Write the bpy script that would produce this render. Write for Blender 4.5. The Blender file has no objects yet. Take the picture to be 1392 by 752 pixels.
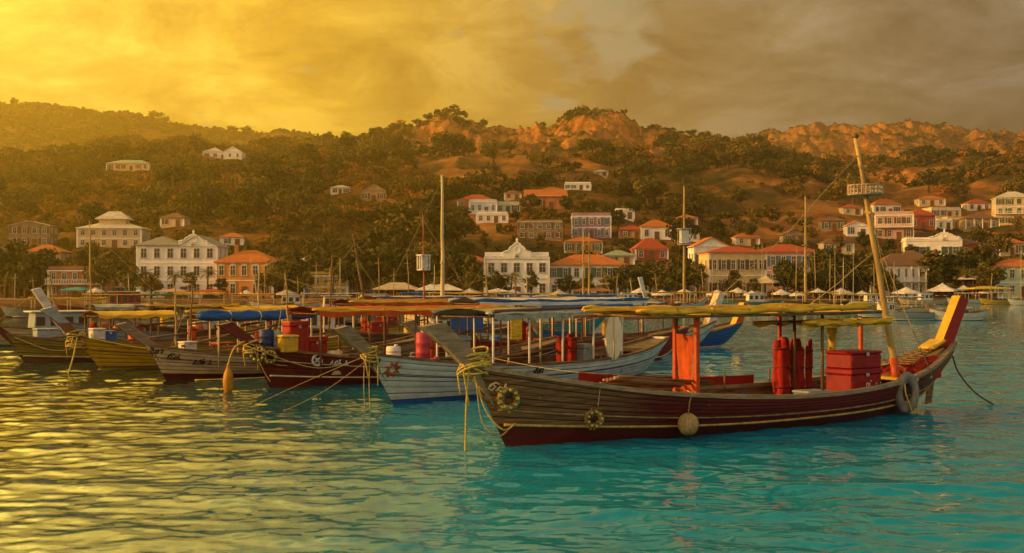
import bpy, math, random
import numpy as np
from mathutils import Vector, Matrix, noise as mnoise
C = bpy.context.scene.collection
SC = bpy.context.scene
rnd = random.Random(7)
F, HC, U0, V0 = 1600.0, 3.2, 696.0, 390.0     # focal length in photo pixels, eye height, principal column, horizon row

# ------------------------------------------------------------------ camera, sky, sun, exposure
cam = bpy.data.cameras.new('camera'); camo = bpy.data.objects.new('camera', cam); C.objects.link(camo)
camo.location = (0, 0, HC); camo.rotation_euler = (math.radians(90), 0, 0)
cam.sensor_width = 36; cam.lens = F / 1392 * 36; cam.shift_y = (V0 - 376) / 1392
cam.clip_start = 0.2; cam.clip_end = 12000
SC.camera = camo
SC.render.resolution_x = 1024; SC.render.resolution_y = 553
SC.view_settings.view_transform = 'Standard'; SC.view_settings.look = 'None'
SC.view_settings.exposure = 0.22; SC.view_settings.gamma = 1.0
SC.view_settings.use_curve_mapping = False
SC.render.engine = 'CYCLES'
SC.cycles.use_denoising = True
SC.cycles.max_bounces = 6; SC.cycles.diffuse_bounces = 3; SC.cycles.glossy_bounces = 3
SC.cycles.transmission_bounces = 3; SC.cycles.volume_bounces = 0; SC.cycles.caustics_reflective = False
SC.cycles.sample_clamp_indirect = 6.0

SUN_AZ, SUN_EL = -99.0, 13.0                   # degrees from the view axis (left is negative), above the horizon
SUN_W = 5.0
HAZE_D = 0.00039

world = bpy.data.worlds.new('World'); SC.world = world; world.use_nodes = True
def build_world():
    nt = world.node_tree; N = nt.nodes; L = nt.links
    N.clear()
    def n(t, **k):
        x = N.new(t)
        for a, b in k.items(): setattr(x, a, b)
        return x
    def math_(op, a, b=None, c=None, clamp=False):
        x = n('ShaderNodeMath', operation=op, use_clamp=clamp)
        for i, s in enumerate((a, b, c)):
            if s is None: continue
            if isinstance(s, (int, float)): x.inputs[i].default_value = s
            else: L.new(s, x.inputs[i])
        return x.outputs[0]
    def ramp(fac, stops, interp='EASE'):
        r = n('ShaderNodeValToRGB'); cr = r.color_ramp; cr.interpolation = interp
        while len(cr.elements) < len(stops): cr.elements.new(0.5)
        for e, (p, c) in zip(cr.elements, stops): e.position = p; e.color = (*c, 1) if len(c) == 3 else c
        L.new(fac, r.inputs[0]); return r.outputs[0]
    def mix(f, a, b, t='MIX'):
        m = n('ShaderNodeMix', data_type='RGBA', blend_type=t)
        if isinstance(f, (int, float)): m.inputs[0].default_value = f
        else: L.new(f, m.inputs[0])
        for s, i in ((a, 6), (b, 7)):
            if isinstance(s, tuple): m.inputs[i].default_value = (*s, 1)
            else: L.new(s, m.inputs[i])
        return m.outputs[2]
    tc = n('ShaderNodeTexCoord'); sep = n('ShaderNodeSeparateXYZ'); L.new(tc.outputs['Generated'], sep.inputs[0])
    x, y, z = sep.outputs
    az = math_('ARCTAN2', x, y)                                   # -pi..pi, 0 straight ahead
    zz = math_('MAXIMUM', z, 0.0)
    # cloud coordinates: a flat layer overhead seen in perspective
    den = math_('ADD', zz, 0.42)
    cmb = n('ShaderNodeCombineXYZ'); L.new(math_('DIVIDE', x, den), cmb.inputs[0]); L.new(math_('DIVIDE', y, den), cmb.inputs[1])
    L.new(math_('MULTIPLY', zz, 2.5), cmb.inputs[2])
    nz = n('ShaderNodeTexNoise'); nz.inputs['Scale'].default_value = 4.6; nz.inputs['Detail'].default_value = 10; nz.inputs['Roughness'].default_value = 0.64
    nz.inputs['Distortion'].default_value = 0.35
    L.new(cmb.outputs[0], nz.inputs['Vector'])
    mp = n('ShaderNodeMapping'); mp.inputs['Location'].default_value = (4.1, 1.7, 0.6); L.new(cmb.outputs[0], mp.inputs[0])
    nb = n('ShaderNodeTexNoise'); nb.inputs['Scale'].default_value = 0.9; nb.inputs['Detail'].default_value = 4
    L.new(mp.outputs[0], nb.inputs['Vector'])
    # colour of the cloud deck by compass direction, wobbling with the clouds
    azw = math_('ADD', az, math_('MULTIPLY', math_('SUBTRACT', nb.outputs['Fac'], 0.5), 0.22))
    u = math_('MULTIPLY_ADD', azw, 1 / (2 * math.pi), 0.5, clamp=True)
    D = lambda d: d / 360 + 0.5
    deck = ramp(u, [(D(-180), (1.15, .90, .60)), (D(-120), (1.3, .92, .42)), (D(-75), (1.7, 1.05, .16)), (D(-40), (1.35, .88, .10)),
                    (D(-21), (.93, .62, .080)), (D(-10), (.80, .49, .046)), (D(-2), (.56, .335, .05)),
                    (D(7), (.33, .22, .092)), (D(22), (.25, .178, .108)), (D(70), (.26, .20, .13)), (D(120), (.80, .64, .45)), (D(180), (1.15, .90, .60))], 'LINEAR')  # sky behind the viewer brightened as added fill for hulls and house fronts
    # bright and dim folds
    fold = ramp(nz.outputs['Fac'], [(.37, (.66, .61, .57)), (.45, (.85, .82, .79)), (.51, (.99, .98, .98)), (.56, (1.12, 1.15, 1.20)), (.63, (1.34, 1.42, 1.75))], 'LINEAR')
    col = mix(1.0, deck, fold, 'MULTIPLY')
    # clear gaps show the sky itself
    sky = n('ShaderNodeTexSky', sky_type='NISHITA'); sky.sun_disc = False
    sky.sun_elevation = math.radians(SUN_EL); sky.sun_rotation = math.radians(SUN_AZ); sky.altitude = 0
    sky.air_density = 1.2; sky.dust_density = 3.0; sky.ozone_density = 1.0
    skyc = mix(1.0, sky.outputs[0], (.06, .06, .06), 'MULTIPLY')
    gapaz = math_('SUBTRACT', 1.0, math_('MULTIPLY', math_('ABSOLUTE', math_('SUBTRACT', az, 0.075)), 6.5), clamp=True)
    n3 = n('ShaderNodeTexNoise'); n3.inputs['Scale'].default_value = 7.0; n3.inputs['Detail'].default_value = 9; n3.inputs['Distortion'].default_value = .3
    mp3 = n('ShaderNodeMapping'); mp3.inputs['Location'].default_value = (.35, 0.2, 2.2); mp3.inputs['Scale'].default_value = (1.2, 1.0, 1.0)
    L.new(cmb.outputs[0], mp3.inputs[0]); L.new(mp3.outputs[0], n3.inputs['Vector'])
    el = math_('MULTIPLY', math_('SUBTRACT', z, 0.11), 9.0, clamp=True)
    gap = math_('MULTIPLY', math_('MULTIPLY', gapaz, el), 1.0)
    gapm = math_('MULTIPLY', math_('SUBTRACT', math_('ADD', n3.outputs['Fac'], math_('MULTIPLY', gap, .30)), .66), 9.0, clamp=True)
    gapm = math_('MULTIPLY', gapm, .85)
    holecol = mix(.30, (.50, .40, .20), skyc)
    col = mix(gapm, col, holecol)
    # glow added to the unseen left sky above the frame, for yellow water reflections
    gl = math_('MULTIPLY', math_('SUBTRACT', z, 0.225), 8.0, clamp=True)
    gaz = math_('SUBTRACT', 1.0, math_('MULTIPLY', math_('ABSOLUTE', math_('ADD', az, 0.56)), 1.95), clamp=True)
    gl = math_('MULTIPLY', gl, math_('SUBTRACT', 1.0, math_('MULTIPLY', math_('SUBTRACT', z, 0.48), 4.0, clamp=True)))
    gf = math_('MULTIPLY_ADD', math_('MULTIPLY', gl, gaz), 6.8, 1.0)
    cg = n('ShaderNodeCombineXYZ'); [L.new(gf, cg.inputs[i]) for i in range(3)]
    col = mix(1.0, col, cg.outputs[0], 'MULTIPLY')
    # everything a little bluer high overhead and behind the viewer (the clear part of the evening sky)
    up = math_('MULTIPLY', math_('SUBTRACT', z, 0.40), 2.2, clamp=True)
    col = mix(math_('MULTIPLY', up, .6), col, skyc)
    # unseen blue-green sky added overhead on the right, to tint the water's reflections
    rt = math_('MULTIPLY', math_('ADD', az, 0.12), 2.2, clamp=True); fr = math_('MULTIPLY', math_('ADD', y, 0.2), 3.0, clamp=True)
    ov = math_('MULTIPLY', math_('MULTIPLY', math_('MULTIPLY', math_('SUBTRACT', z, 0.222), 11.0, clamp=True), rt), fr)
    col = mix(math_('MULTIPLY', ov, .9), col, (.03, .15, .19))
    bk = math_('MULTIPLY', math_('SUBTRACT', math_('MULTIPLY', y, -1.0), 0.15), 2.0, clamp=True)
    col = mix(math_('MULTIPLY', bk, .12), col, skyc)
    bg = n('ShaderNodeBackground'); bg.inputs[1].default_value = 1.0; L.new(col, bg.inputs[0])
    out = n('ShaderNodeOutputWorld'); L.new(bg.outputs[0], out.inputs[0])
build_world()

sun = bpy.data.lights.new('sun', 'SUN'); suno = bpy.data.objects.new('sun', sun); C.objects.link(suno)
sun.energy = SUN_W; sun.angle = math.radians(0.8); sun.color = (1.0, 0.54, 0.16)
_sd = Vector((math.sin(math.radians(SUN_AZ)) * math.cos(math.radians(SUN_EL)), math.cos(math.radians(SUN_AZ)) * math.cos(math.radians(SUN_EL)), math.sin(math.radians(SUN_EL))))
suno.rotation_euler = (-_sd).to_track_quat('-Z', 'Y').to_euler(); suno.location = _sd * 500

# ------------------------------------------------------------------ helpers
def at(u, v, d):
    return Vector(((u - U0) / F * d, d, HC + (V0 - v) / F * d))
def wl(v):                                        # distance at which a pixel row meets the water
    return HC * F / (v - V0)

_M = {}
def mat(key, col, rough=.7, var=.18, scale=3.0, spec=.3, bump=0.0, stretch=(1, 1, 1), metal=0.0, col2=None, detail=5, wear=None, sub=None):
    """procedural material: colour mottled by noise, optional worn-through second colour, optional bump"""
    if key in _M: return _M[key]
    m = bpy.data.materials.new(key); m.use_nodes = True; nt = m.node_tree; N = nt.nodes; L = nt.links
    b = N['Principled BSDF']; b.inputs['Roughness'].default_value = rough; b.inputs['Metallic'].default_value = metal
    b.inputs['Specular IOR Level'].default_value = spec
    tc = N.new('ShaderNodeTexCoord'); mp = N.new('ShaderNodeMapping'); mp.inputs['Scale'].default_value = stretch
    L.new(tc.outputs['Object'], mp.inputs[0])
    nz = N.new('ShaderNodeTexNoise'); nz.inputs['Scale'].default_value = scale; nz.inputs['Detail'].default_value = detail; nz.inputs['Roughness'].default_value = .6
    L.new(mp.outputs[0], nz.inputs['Vector'])
    r = N.new('ShaderNodeValToRGB'); cr = r.color_ramp
    c2 = col2 if col2 else tuple(c * (1 - 1.6 * var) for c in col)
    c3 = tuple(min(1, c * (1 + var)) for c in col)
    cr.elements[0].position = .32; cr.elements[0].color = (*c2, 1); cr.elements[1].position = .66; cr.elements[1].color = (*c3, 1)
    L.new(nz.outputs['Fac'], r.inputs[0])
    co = r.outputs[0]
    if wear:
        wc, amount = wear
        n2 = N.new('ShaderNodeTexNoise'); n2.inputs['Scale'].default_value = scale * 2.3; n2.inputs['Detail'].default_value = 8; n2.inputs['Roughness'].default_value = .7
        L.new(mp.outputs[0], n2.inputs['Vector'])
        r2 = N.new('ShaderNodeValToRGB'); r2.color_ramp.elements[0].position = 1 - amount - .06; r2.color_ramp.elements[1].position = 1 - amount + .04
        L.new(n2.outputs['Fac'], r2.inputs[0])
        mx = N.new('ShaderNodeMix'); mx.data_type = 'RGBA'; L.new(r2.outputs[0], mx.inputs[0]); L.new(co, mx.inputs[6]); mx.inputs[7].default_value = (*wc, 1)
        co = mx.outputs[2]
    L.new(co, b.inputs['Base Color'])
    if bump:
        bp = N.new('ShaderNodeBump'); bp.inputs['Strength'].default_value = bump; bp.inputs['Distance'].default_value = .02
        L.new(nz.outputs['Fac'], bp.inputs['Height']); L.new(bp.outputs[0], b.inputs['Normal'])
    _M[key] = m; return m

class MB:
    def __init__(s): s.v = []; s.f = []; s.mi = []; s.sm = []
    def face(s, idx, m=0, smooth=False): s.f.append(tuple(idx)); s.mi.append(m); s.sm.append(smooth)
    def quad(s, a, b, c, d, m=0):
        i = len(s.v); s.v += [tuple(a), tuple(b), tuple(c), tuple(d)]; s.face((i, i+1, i+2, i+3), m)
    def tri(s, a, b, c, m=0):
        i = len(s.v); s.v += [tuple(a), tuple(b), tuple(c)]; s.face((i, i+1, i+2), m)
    def box(s, c, size, m=0, rz=0.0, rx=0.0, ry=0.0, taper=1.0, bev=0.0):
        hx, hy, hz = size[0]/2, size[1]/2, size[2]/2
        R = Matrix.Rotation(rz, 3, 'Z') @ Matrix.Rotation(ry, 3, 'Y') @ Matrix.Rotation(rx, 3, 'X')
        c = Vector(c)
        if bev <= 0:
            i = len(s.v)
            for dz, t in ((-hz, 1), (hz, taper)):
                for dx, dy in ((-hx, -hy), (hx, -hy), (hx, hy), (-hx, hy)):
                    s.v.append(tuple(c + R @ Vector((dx*t, dy*t, dz))))
            for q in ((0,3,2,1), (4,5,6,7), (0,1,5,4), (1,2,6,5), (2,3,7,6), (3,0,4,7)): s.face([i+k for k in q], m)
        else:
            b = min(bev, hx*.9, hy*.9, hz*.9); rings = []
            for dz, ins in ((-hz, b), (-hz+b, 0), (hz-b, 0), (hz, b)):
                t = 1 if dz < 0 else taper
                ring = []
                X, Y = hx - ins, hy - ins
                for dx, dy in ((-X+b*(ins==0), -Y), (X-b*(ins==0), -Y), (X, -Y+b*(ins==0)), (X, Y-b*(ins==0)), (X-b*(ins==0), Y), (-X+b*(ins==0), Y), (-X, Y-b*(ins==0)), (-X, -Y+b*(ins==0))):
                    ring.append(len(s.v)); s.v.append(tuple(c + R @ Vector((dx*t, dy*t, dz))))
                rings.append(ring)
            for a, bb in zip(rings, rings[1:]):
                for k in range(8): s.face((a[k], a[(k+1) % 8], bb[(k+1) % 8], bb[k]), m)
            s.face(rings[0][::-1], m); s.face(rings[-1], m)
    def loft(s, rings, m=0, closed=True, cap=True, smooth=True):
        base = []
        for r in rings:
            base.append([len(s.v) + k for k in range(len(r))]); s.v += [tuple(p) for p in r]
        n = len(rings[0])
        for a, b in zip(base, base[1:]):
            for k in range(n if closed else n - 1): s.face((a[k], a[(k+1) % n], b[(k+1) % n], b[k]), m, smooth)
        if cap and closed: s.face(base[0][::-1], m); s.face(base[-1], m)
    def tube(s, pts, r, n=6, m=0, cap=True, jitter=0.0, flat=1.0):
        pts = [Vector(p) for p in pts]
        rs = r if isinstance(r, (list, tuple)) else [r] * len(pts)
        rings = []; a = None
        for i, p in enumerate(pts):
            d = (pts[min(i+1, len(pts)-1)] - pts[max(i-1, 0)])
            if d.length < 1e-9: d = Vector((0, 0, 1))
            d.normalize()
            if a is None:
                a = d.cross(Vector((0, 0, 1)))
                if a.length < .3: a = d.cross(Vector((0, 1, 0)))
            else:
                a = a - d * a.dot(d)                              # carry the frame along so that rings never twist
                if a.length < 1e-4: a = d.cross(Vector((.3, .5, .8)))
            a.normalize(); b = a.cross(d)
            rr = rs[i]
            rings.append([p + (a * math.cos(2*math.pi*k/n) + b * flat * math.sin(2*math.pi*k/n)) * rr * (1 + jitter * rnd.uniform(-1, 1)) for k in range(n)])
        s.loft(rings, m, True, cap)
    def lathe(s, c, prof, n=12, m=0, axis='Z'):
        c = Vector(c); rings = []
        for r, h in prof:
            ring = []
            for k in range(n):
                a = 2*math.pi*k/n; x, y = r*math.cos(a), r*math.sin(a)
                ring.append(c + (Vector((x, y, h)) if axis == 'Z' else Vector((h, x, y)) if axis == 'X' else Vector((y, h, x))))
            rings.append(ring)
        s.loft(rings, m)
    def torus(s, c, R, r, ax='Y', n=20, k=8, m=0, sq=1.0):
        c = Vector(c); rings = []
        for i in range(n + 1):
            a = 2*math.pi*i/n; ring = []
            for j in range(k):
                b = 2*math.pi*j/k; q = R + r*math.cos(b); w = r*math.sin(b)
                p = Vector((q*math.cos(a), w, q*math.sin(a)*sq)) if ax == 'Y' else Vector((w, q*math.cos(a), q*math.sin(a)*sq)) if ax == 'X' else Vector((q*math.cos(a), q*math.sin(a)*sq, w))
                ring.append(c + p)
            rings.append(ring)
        s.loft(rings, m, True, False)
    def prism(s, poly, y0, y1, m=0, m_front=None):            # polygon in x-z, extruded along y
        n = len(poly); i = len(s.v)
        s.v += [(x, y0, z) for x, z in poly] + [(x, y1, z) for x, z in poly]
        s.face([i+k for k in range(n)], m); s.face([i+n+k for k in range(n)][::-1], m)
        for k in range(n): s.face((i+k, i+n+k, i+n+(k+1) % n, i+(k+1) % n), m if m_front is None else m_front)
    def build(s, name, mats, parent=None, loc=None, rz=None, smooth=None):
        me = bpy.data.meshes.new(name); me.from_pydata(s.v, [], s.f)
        if not isinstance(mats, (list, tuple)): mats = [mats]
        for m in mats: me.materials.append(m)
        me.polygons.foreach_set('material_index', s.mi)
        sm = s.sm if smooth is None else [smooth] * len(s.f)
        me.polygons.foreach_set('use_smooth', sm); me.update()
        o = bpy.data.objects.new(name, me); C.objects.link(o)
        if parent: o.parent = parent
        if loc is not None: o.location = loc
        if rz is not None: o.rotation_euler = (0, 0, rz)
        return o

def tag(o, label, cat, group=None, kind=None):
    if label: o['label'] = label
    if cat: o['category'] = cat
    if group: o['group'] = group
    if kind: o['kind'] = kind
    return o
def thing(name, label, cat, loc=(0, 0, 0), rz=0.0, group=None):
    o = bpy.data.objects.new(name, None); C.objects.link(o); o.empty_display_size = .2
    o.location = loc; o.rotation_euler = (0, 0, rz)
    return tag(o, label, cat, group)
def copy_tree(o, parent=None):
    c = o.copy(); C.objects.link(c)
    if parent: c.parent = parent
    for ch in list(o.children): copy_tree(ch, c)
    return c

# vectorised value noise
def _hash(ix, iy, seed):
    h = (ix.astype(np.int64) * 374761393 + iy.astype(np.int64) * 668265263 + seed * 1442695041) & 0xffffffff
    h = ((h ^ (h >> 13)) * 1274126177) & 0xffffffff
    return ((h ^ (h >> 16)) & 0xffff) / 65535.0
def vnoise(x, y, seed=0):
    ix = np.floor(x); iy = np.floor(y); fx = x - ix; fy = y - iy
    fx = fx*fx*fx*(fx*(fx*6-15)+10); fy = fy*fy*fy*(fy*(fy*6-15)+10)
    a = _hash(ix, iy, seed); b = _hash(ix+1, iy, seed); c = _hash(ix, iy+1, seed); d = _hash(ix+1, iy+1, seed)
    return (a*(1-fx)+b*fx)*(1-fy) + (c*(1-fx)+d*fx)*fy
def fbm(x, y, oct=5, seed=0, ridged=False):
    t = 0; a = .5; tot = 0
    for k in range(oct):
        v = vnoise(x, y, seed + k*17)
        if ridged: v = 1 - np.abs(2*v - 1)
        t = t + a*v; tot += a; a *= .5; x = x*2.03 + 11.3; y = y*2.03 - 7.7
    return t / tot
def mesh_np(name, verts, faces, mats, smooth=False, mi=None):
    me = bpy.data.meshes.new(name)
    nv, nf, k = len(verts), len(faces), faces.shape[1]
    me.vertices.add(nv); me.vertices.foreach_set('co', np.asarray(verts, np.float32).ravel())
    me.loops.add(nf*k); me.loops.foreach_set('vertex_index', np.asarray(faces, np.int32).ravel())
    me.polygons.add(nf); me.polygons.foreach_set('loop_start', np.arange(0, nf*k, k, dtype=np.int32)); me.polygons.foreach_set('loop_total', np.full(nf, k, np.int32))
    me.polygons.foreach_set('use_smooth', np.full(nf, smooth))
    for m in mats: me.materials.append(m)
    if mi is not None: me.polygons.foreach_set('material_index', np.asarray(mi, np.int32))
    me.update(calc_edges=True); me.validate()
    o = bpy.data.objects.new(name, me); C.objects.link(o); return o
# ------------------------------------------------------------------ the hills
NEAR_U = [-900, -300, 0, 60, 130, 200, 260, 330, 400, 470, 520, 560, 590, 640, 700, 760, 815, 850, 870, 900, 950, 1000, 1060, 1120, 1200, 1280, 1340, 1392, 1700, 2400]
NEAR_P = [150, 160, 172, 168, 182, 186, 190, 189, 194, 202, 208, 214, 218, 216, 216, 216, 220, 216, 205, 202, 194, 189, 182, 172, 160, 163, 170, 178, 170, 160]
FAR_U = [-900, -300, -60, 0, 40, 75, 110, 150, 180, 220, 300, 350, 400, 520, 700, 880, 960, 1010, 1060, 1120, 1180, 1250, 1300, 1350, 1392, 1500, 1800, 2400]
FAR_P = [200, 212, 232, 237, 239, 240, 236, 230, 222, 214, 208, 201, 196, 180, 165, 172, 188, 198, 207, 211, 216, 217, 213, 206, 202, 190, 180, 170]
DD = [200, 236, 240, 255, 275, 320, 360, 400, 500, 620, 760, 900]
SS = [-.30, -.13, -.090, -.078, -.055, .10, .27, .41, .60, .78, .91, 1.0]
FAR_D = 1550.0
def smoothstep(a, b, x):
    t = np.clip((x - a) / (b - a), 0, 1); return t*t*(3 - 2*t)
def terrain_z(x, y):
    x = np.asarray(x, float); y = np.asarray(y, float)
    d = np.maximum(y, 1.0); u = x / d * F + U0
    near = np.interp(u, NEAR_U, NEAR_P); far = np.interp(u, FAR_U, FAR_P)
    s = np.interp(d, DD, SS)
    scale = np.where(s > 0, near, 210.0)
    p1 = s * scale
    zn = HC + p1 / F * d
    zr = HC + near / F * 900.0
    dip = zr * (1 - .62 * smoothstep(900, 1180, d))               # behind the near ridge the ground drops away
    zfar_top = HC + far / F * FAR_D
    zb = dip * (1 - smoothstep(1120, FAR_D, d)) + zfar_top * smoothstep(1120, FAR_D, d)
    zb = np.where(d > FAR_D, zfar_top * (1 - .6 * smoothstep(FAR_D, 2100, d)), zb)
    z = np.where(d < 900, zn, zb)
    amp = smoothstep(300, 560, d) * (1 - .0 * smoothstep(800, 900, d))
    n1 = fbm(x / 95, y / 120, 5, 3) - .5
    gul = fbm(x / 70, y / 240, 4, 9, True) - .5                    # gullies running down the slopes
    n2 = fbm(x / 26, y / 26, 4, 21) - .5
    z = z + amp * (n1 * 17 + gul * 15) + smoothstep(260, 420, d) * n2 * 4.5
    # crags near the crest of the middle hill and along the far right crest
    crag = fbm(x / 34, y / 30, 5, 40, True)
    cm = smoothstep(560, 800, d) * (1 - smoothstep(930, 1000, d)) * np.exp(-((u - 770) / 210.0) ** 2 * .7)
    z = z + cm * (np.maximum(crag - .45, 0) * 26 - 9)
    z = z + cm * (fbm(x/13, y/22, 4, 61, True) - .55) * 9
    # stepped cliff band just below the middle crest
    cb = np.exp(-((u - 600) / 45.) ** 2) + np.exp(-((u - 830) / 60.) ** 2) + .6*np.exp(-((u - 720) / 60.) ** 2)
    z = z + cb * (smoothstep(838, 858, d + 18*n2) - smoothstep(880, 960, d)) * 8 - cb * smoothstep(780, 838, d)* (1 - smoothstep(838, 850, d)) * 9
    cr = smoothstep(1250, 1500, d) * smoothstep(980, 1080, u)
    z = np.maximum(z, -1.0)
    z = z + cr * (np.maximum(crag - .42, 0) * 26 - 8 + (fbm(x/16, y/34, 4, 63, True) - .55) * 12)
    return z
def ground_at(u, v, d0=256., d1=900.):
    """first place where the ray through a pixel meets the hillside"""
    d = np.linspace(d0, d1, 900); x = (u - U0) / F * d
    zr = HC + (V0 - v) / F * d; zt = terrain_z(x, d)
    k = np.argmax(zt >= zr) if np.any(zt >= zr) else len(d) - 1
    return float(d[k])
def tz(x, y): return float(terrain_z(np.array([x]), np.array([y]))[0])

def terrain_material():
    m = bpy.data.materials.new('hillside'); m.use_nodes = True; nt = m.node_tree; N = nt.nodes; L = nt.links
    b = N['Principled BSDF']; b.inputs['Roughness'].default_value = .95; b.inputs['Specular IOR Level'].default_value = .1
    tc = N.new('ShaderNodeTexCoord'); geo = N.new('ShaderNodeNewGeometry')
    def noise(sc, det=8, st=(1, 1, 1), rough=.6):
        mp = N.new('ShaderNodeMapping'); mp.inputs['Scale'].default_value = st; L.new(tc.outputs['Object'], mp.inputs[0])
        q = N.new('ShaderNodeTexNoise'); q.inputs['Scale'].default_value = sc; q.inputs['Detail'].default_value = det; q.inputs['Roughness'].default_value = rough
        L.new(mp.outputs[0], q.inputs['Vector']); return q.outputs['Fac']
    def ramp(f, st):
        r = N.new('ShaderNodeValToRGB'); cr = r.color_ramp
        while len(cr.elements) < len(st): cr.elements.new(.5)
        for e, (p, c) in zip(cr.elements, st): e.position = p; e.color = (*c, 1)
        L.new(f, r.inputs[0]); return r.outputs[0]
    def mix(f, a, c):
        x = N.new('ShaderNodeMix'); x.data_type = 'RGBA'; L.new(f, x.inputs[0]); L.new(a, x.inputs[6]); L.new(c, x.inputs[7]); return x.outputs[2]
    soil = ramp(noise(.05), [(.3, (.14, .055, .016)), (.5, (.31, .125, .036)), (.72, (.47, .22, .07))])
    grass = ramp(noise(.12), [(.3, (.026, .024, .006)), (.6, (.07, .048, .011)), (.8, (.13, .078, .02))])
    g = mix(ramp(noise(.018, 6), [(.42, (0, 0, 0)), (.58, (1, 1, 1))]), soil, grass)
    vo = N.new('ShaderNodeTexVoronoi'); vo.feature = 'DISTANCE_TO_EDGE'; vo.inputs['Scale'].default_value = .16; mpv = N.new('ShaderNodeMapping'); mpv.inputs['Scale'].default_value = (1, 1, .45)
    nzv = N.new('ShaderNodeTexNoise'); nzv.inputs['Scale'].default_value = .12; nzv.inputs['Detail'].default_value = 5; L.new(tc.outputs['Object'], nzv.inputs['Vector'])
    vm = N.new('ShaderNodeVectorMath'); vm.operation = 'MULTIPLY_ADD'; vm.inputs[1].default_value = (14, 14, 14); L.new(nzv.outputs['Color'], vm.inputs[0]); L.new(tc.outputs['Object'], vm.inputs[2]); L.new(vm.outputs[0], mpv.inputs[0]); L.new(mpv.outputs[0], vo.inputs['Vector'])
    rock = ramp(noise(.11, 9, (1, 1, .35), .7), [(.28, (.18, .062, .015)), (.5, (.47, .19, .05)), (.75, (.68, .33, .10))])
    sep = N.new('ShaderNodeSeparateXYZ'); L.new(geo.outputs['Normal'], sep.inputs[0])
    sl = ramp(sep.outputs[2], [(.78, (1, 1, 1)), (.92, (0, 0, 0))])
    crk = ramp(vo.outputs['Distance'], [(.0, (.25, .25, .25)), (.10, (1, 1, 1))])
    mm = N.new('ShaderNodeMix'); mm.data_type = 'RGBA'; mm.blend_type = 'MULTIPLY'; mm.inputs[0].default_value = .75; L.new(rock, mm.inputs[6]); L.new(crk, mm.inputs[7]); rock = mm.outputs[2]
    L.new(mix(sl, g, rock), b.inputs['Base Color'])
    bp = N.new('ShaderNodeBump'); bp.inputs['Strength'].default_value = .9; bp.inputs['Distance'].default_value = 2.5
    L.new(noise(.25, 9, (1, 1, .6), .7), bp.inputs['Height']); L.new(bp.outputs[0], b.inputs['Normal'])
    return m
def build_terrain():
    us = np.concatenate([np.linspace(-900, -110, 60)[:-1], np.linspace(-110, 1500, 600), np.linspace(1500, 2400, 60)[1:]])
    ds = np.concatenate([np.linspace(226, 270, 12)[:-1], np.linspace(270, 780, 110)[:-1], np.linspace(780, 960, 80)[:-1], np.linspace(960, 1300, 40)[:-1], np.linspace(1300, 1620, 90)[:-1], np.linspace(1620, 2200, 20)])
    Ug, Dg = np.meshgrid(us, ds)
    X = (Ug - U0) / F * Dg; Z = terrain_z(X, Dg)
    V = np.stack([X, Dg, Z], -1).reshape(-1, 3)
    nu, nd = len(us), len(ds)
    i = (np.arange(nd - 1)[:, None] * nu + np.arange(nu - 1)[None, :]).ravel()
    Fc = np.stack([i, i + 1, i + 1 + nu, i + nu], -1)
    o = mesh_np('hills', V, Fc, [terrain_material()], True); o['kind'] = 'structure'
build_terrain()

# ------------------------------------------------------------------ the water
def water_material():
    m = bpy.data.materials.new('harbour_water'); m.use_nodes = True; nt = m.node_tree; N = nt.nodes; L = nt.links
    b = N['Principled BSDF']
    tc = N.new('ShaderNodeTexCoord')
    # turquoise on the right; the hills' dark reflection put into the colour to the left
    nz = N.new('ShaderNodeTexNoise'); nz.inputs['Scale'].default_value = .14; nz.inputs['Detail'].default_value = 4
    L.new(tc.outputs['Object'], nz.inputs['Vector'])
    sp = N.new('ShaderNodeSeparateXYZ'); L.new(tc.outputs['Object'], sp.inputs[0])
    ma = N.new('ShaderNodeMath'); ma.operation = 'MULTIPLY_ADD'; ma.inputs[1].default_value = 7.0; L.new(nz.outputs['Fac'], ma.inputs[0]); L.new(sp.outputs[0], ma.inputs[2])
    mr = N.new('ShaderNodeMapRange'); mr.inputs[1].default_value = -7.5; mr.inputs[2].default_value = 2.5; L.new(ma.outputs[0], mr.inputs[0])
    r = N.new('ShaderNodeValToRGB'); cr = r.color_ramp; cr.elements.new(.5)
    for e, (q, c) in zip(cr.elements, ((.0, (.006, .030, .020)), (.55, (.0, .10, .145)), (1.0, (.0, .23, .38)))): e.position = q; e.color = (*c, 1)
    L.new(mr.outputs[0], r.inputs[0]); L.new(r.outputs[0], b.inputs['Base Color'])
    b.inputs['Roughness'].default_value = .012; b.inputs['IOR'].default_value = 1.25; b.inputs['Specular IOR Level'].default_value = .5
    # ripples too fine for the mesh
    mp = N.new('ShaderNodeMapping'); mp.inputs['Scale'].default_value = (.55, 1.25, 1); mp.inputs['Rotation'].default_value = (0, 0, .12); L.new(tc.outputs['Object'], mp.inputs[0])
    n1 = N.new('ShaderNodeTexNoise'); n1.inputs['Scale'].default_value = 2.6; n1.inputs['Detail'].default_value = 4; n1.inputs['Roughness'].default_value = .5; n1.inputs['Distortion'].default_value = .4
    L.new(mp.outputs[0], n1.inputs['Vector'])
    bp = N.new('ShaderNodeBump'); bp.inputs['Strength'].default_value = .14; bp.inputs['Distance'].default_value = .05
    L.new(n1.outputs['Fac'], bp.inputs['Height']); L.new(bp.outputs[0], b.inputs['Normal'])
    return m
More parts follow.
